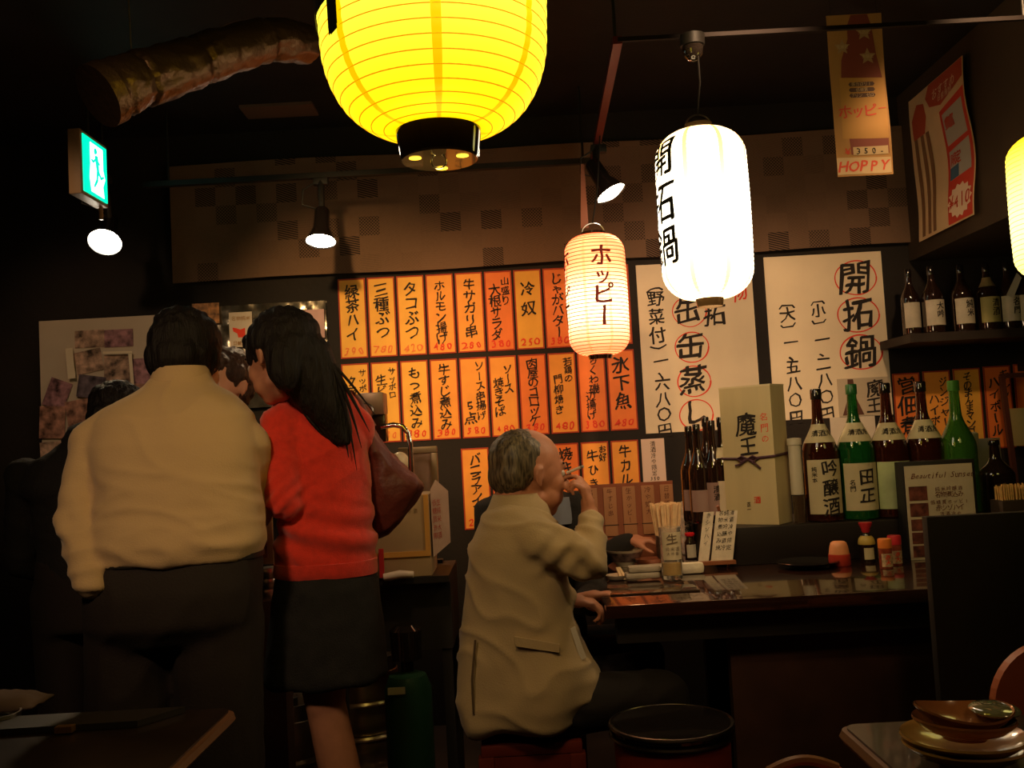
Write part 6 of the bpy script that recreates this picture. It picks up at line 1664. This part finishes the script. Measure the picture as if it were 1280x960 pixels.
# cigarette: lifted between the fingers, its own thing
q = W(718, 590, 2.60)
cg = thing('cigarette', 'white cigarette held between the raised fingers of the seated man', 'cigarette', tuple(q))
build('paper', MB().tube([W(709, 591, 2.63), W(726, 584, 2.60)], .0042, 10), mat('cigarette_white', (.8, .74, .66), .6), cg)
build('ash', MB().tube([W(726, 584, 2.60), W(729, 583, 2.596)], .0040, 10), mat('ash_grey', (.3, .28, .26), .9), cg)

# ---------------------------------------------------------------- F: neighbour in black beyond him
F_ = thing('person', 'person in black clothes seated beyond the khaki jacket, hand on the counter edge', 'person', (W(664, 700, 3.14).x, 3.14, 0))
fx_ = W(664, 700, 3.14).x
tF = [(Vector((fx_, 3.14, z)), a, b, 0.) for z, a, b in ((.42, .16, .14), (.55, .17, .14), (.75, .15, .12), (.92, .18, .12), (1.00, .17, .10), (1.04, .09, .07), (1.06, .06, .055))]
tp = MB().loft(tF, 34, 2.3)
S3 = Vector((fx_ + .15, 3.10, .97)); E3 = W(738, 732, 2.98); W3 = W(744, 745, 2.76)
tp.cap(S3, E3, .058, .048); E3b = Vector((W(742, 770, 2.9).x, 2.90, .72)); tp.cap(E3, E3b, .05, .055); tp.cap(E3b, W3 - Vector((.04, 0, .02)), .045, .032)
S4 = Vector((fx_ + .12, 3.20, .95)); E4 = W(742, 700, 3.36); W4 = W(786, 676, 3.36); tp.cap(S4, E4, .055, .045); tp.cap(E4, W4, .042, .03)
remesh('top', tp, CBLK, F_, .010, 4, folds(.005, 7, 9, 6))
bF = MB(); MF = frame(W(660, 608, 3.18), -60, -5, 0)
bF = head_mb(.95); xf(bF, MF); bF.cap(MF @ Vector((0, -.03, -.03)), (fx_, 3.14, 1.04), .05, .055); bF.loft([(a, b - .02, c - .02, d) for a, b, c, d in tF[:-1]], 30)
for a_, b2, r0, r1 in ((S3, E3, .04, .034), (E3, E3b, .034, .034), (E3b, W3 - Vector((.02, 0, .01)), .034, .022), (S4, E4, .04, .03), (E4, W4, .03, .022)): bF.cap(a_, b2, r0, r1)
for s in (0, 1):
    k_ = Vector((fx_ + .34 - .02 * s, 3.10 + .18 * s, .50)); bF.cap((fx_, 3.06 + .16 * s, .5), k_, .06, .048); bF.cap(k_, (k_.x, k_.y, .09), .048, .032)
remesh('body', merge(bF, hand_mb(W3 - Vector((.03, 0, .005)), (1, -.1, .15), (0, 0, -1), 1, s=.82), hand_mb(W4, (1, -.2, .0), (0, 0, -1), -1, (35, 40, 40, 45), s=.9)), SKIN_R, F_, .0065, 3)
tt = MB().loft([tF[0], tF[1]], 30)
for s in (0, 1):
    k_ = Vector((fx_ + .34 - .02 * s, 3.10 + .18 * s, .50)); tt.cap((fx_, 3.06 + .16 * s, .5), k_, .082, .066); tt.cap(k_, (k_.x, k_.y, .09), .066, .05)
remesh('trousers', tt, CBLK, F_, .010, 4)
hh = MB().ell((0, -.022, .045), (.084, .096, .086)); hh.ell((0, -.055, -.008), (.074, .060, .064)); remesh('hair', xf(hh, MF), HAIRB, F_, .0065, 2, strands(0, .005, 50))
eyes(MF, F_, .95)
shoes(F_, [(fx_ + .36, 3.10, -80), (fx_ + .34, 3.28, -80)])
build('blue_shirt_front', MB().loft([(Vector((fx_ + .03, 3.07, .93)), .12, .075, 0.), (Vector((fx_ + .03, 3.07, 1.01)), .10, .07, 0.)], 24), mat('bluegrey_shirt', (.22, .23, .28), .8), F_)
box_stool((fx_, 3.14), .26, .40, STR, 'dark red square wooden stool under the person in black beyond the seated man')

# white phone / paper held at the waist of the seated man
tag(build('folded_paper', MB().prism([W(713, 786, 2.52), W(719, 783, 2.52), W(733, 822, 2.52), W(726, 826, 2.52)], (0, .004, 0)), PAPERG), 'strip of folded pale paper at the seated man\'s waist below his left hand', 'paper')
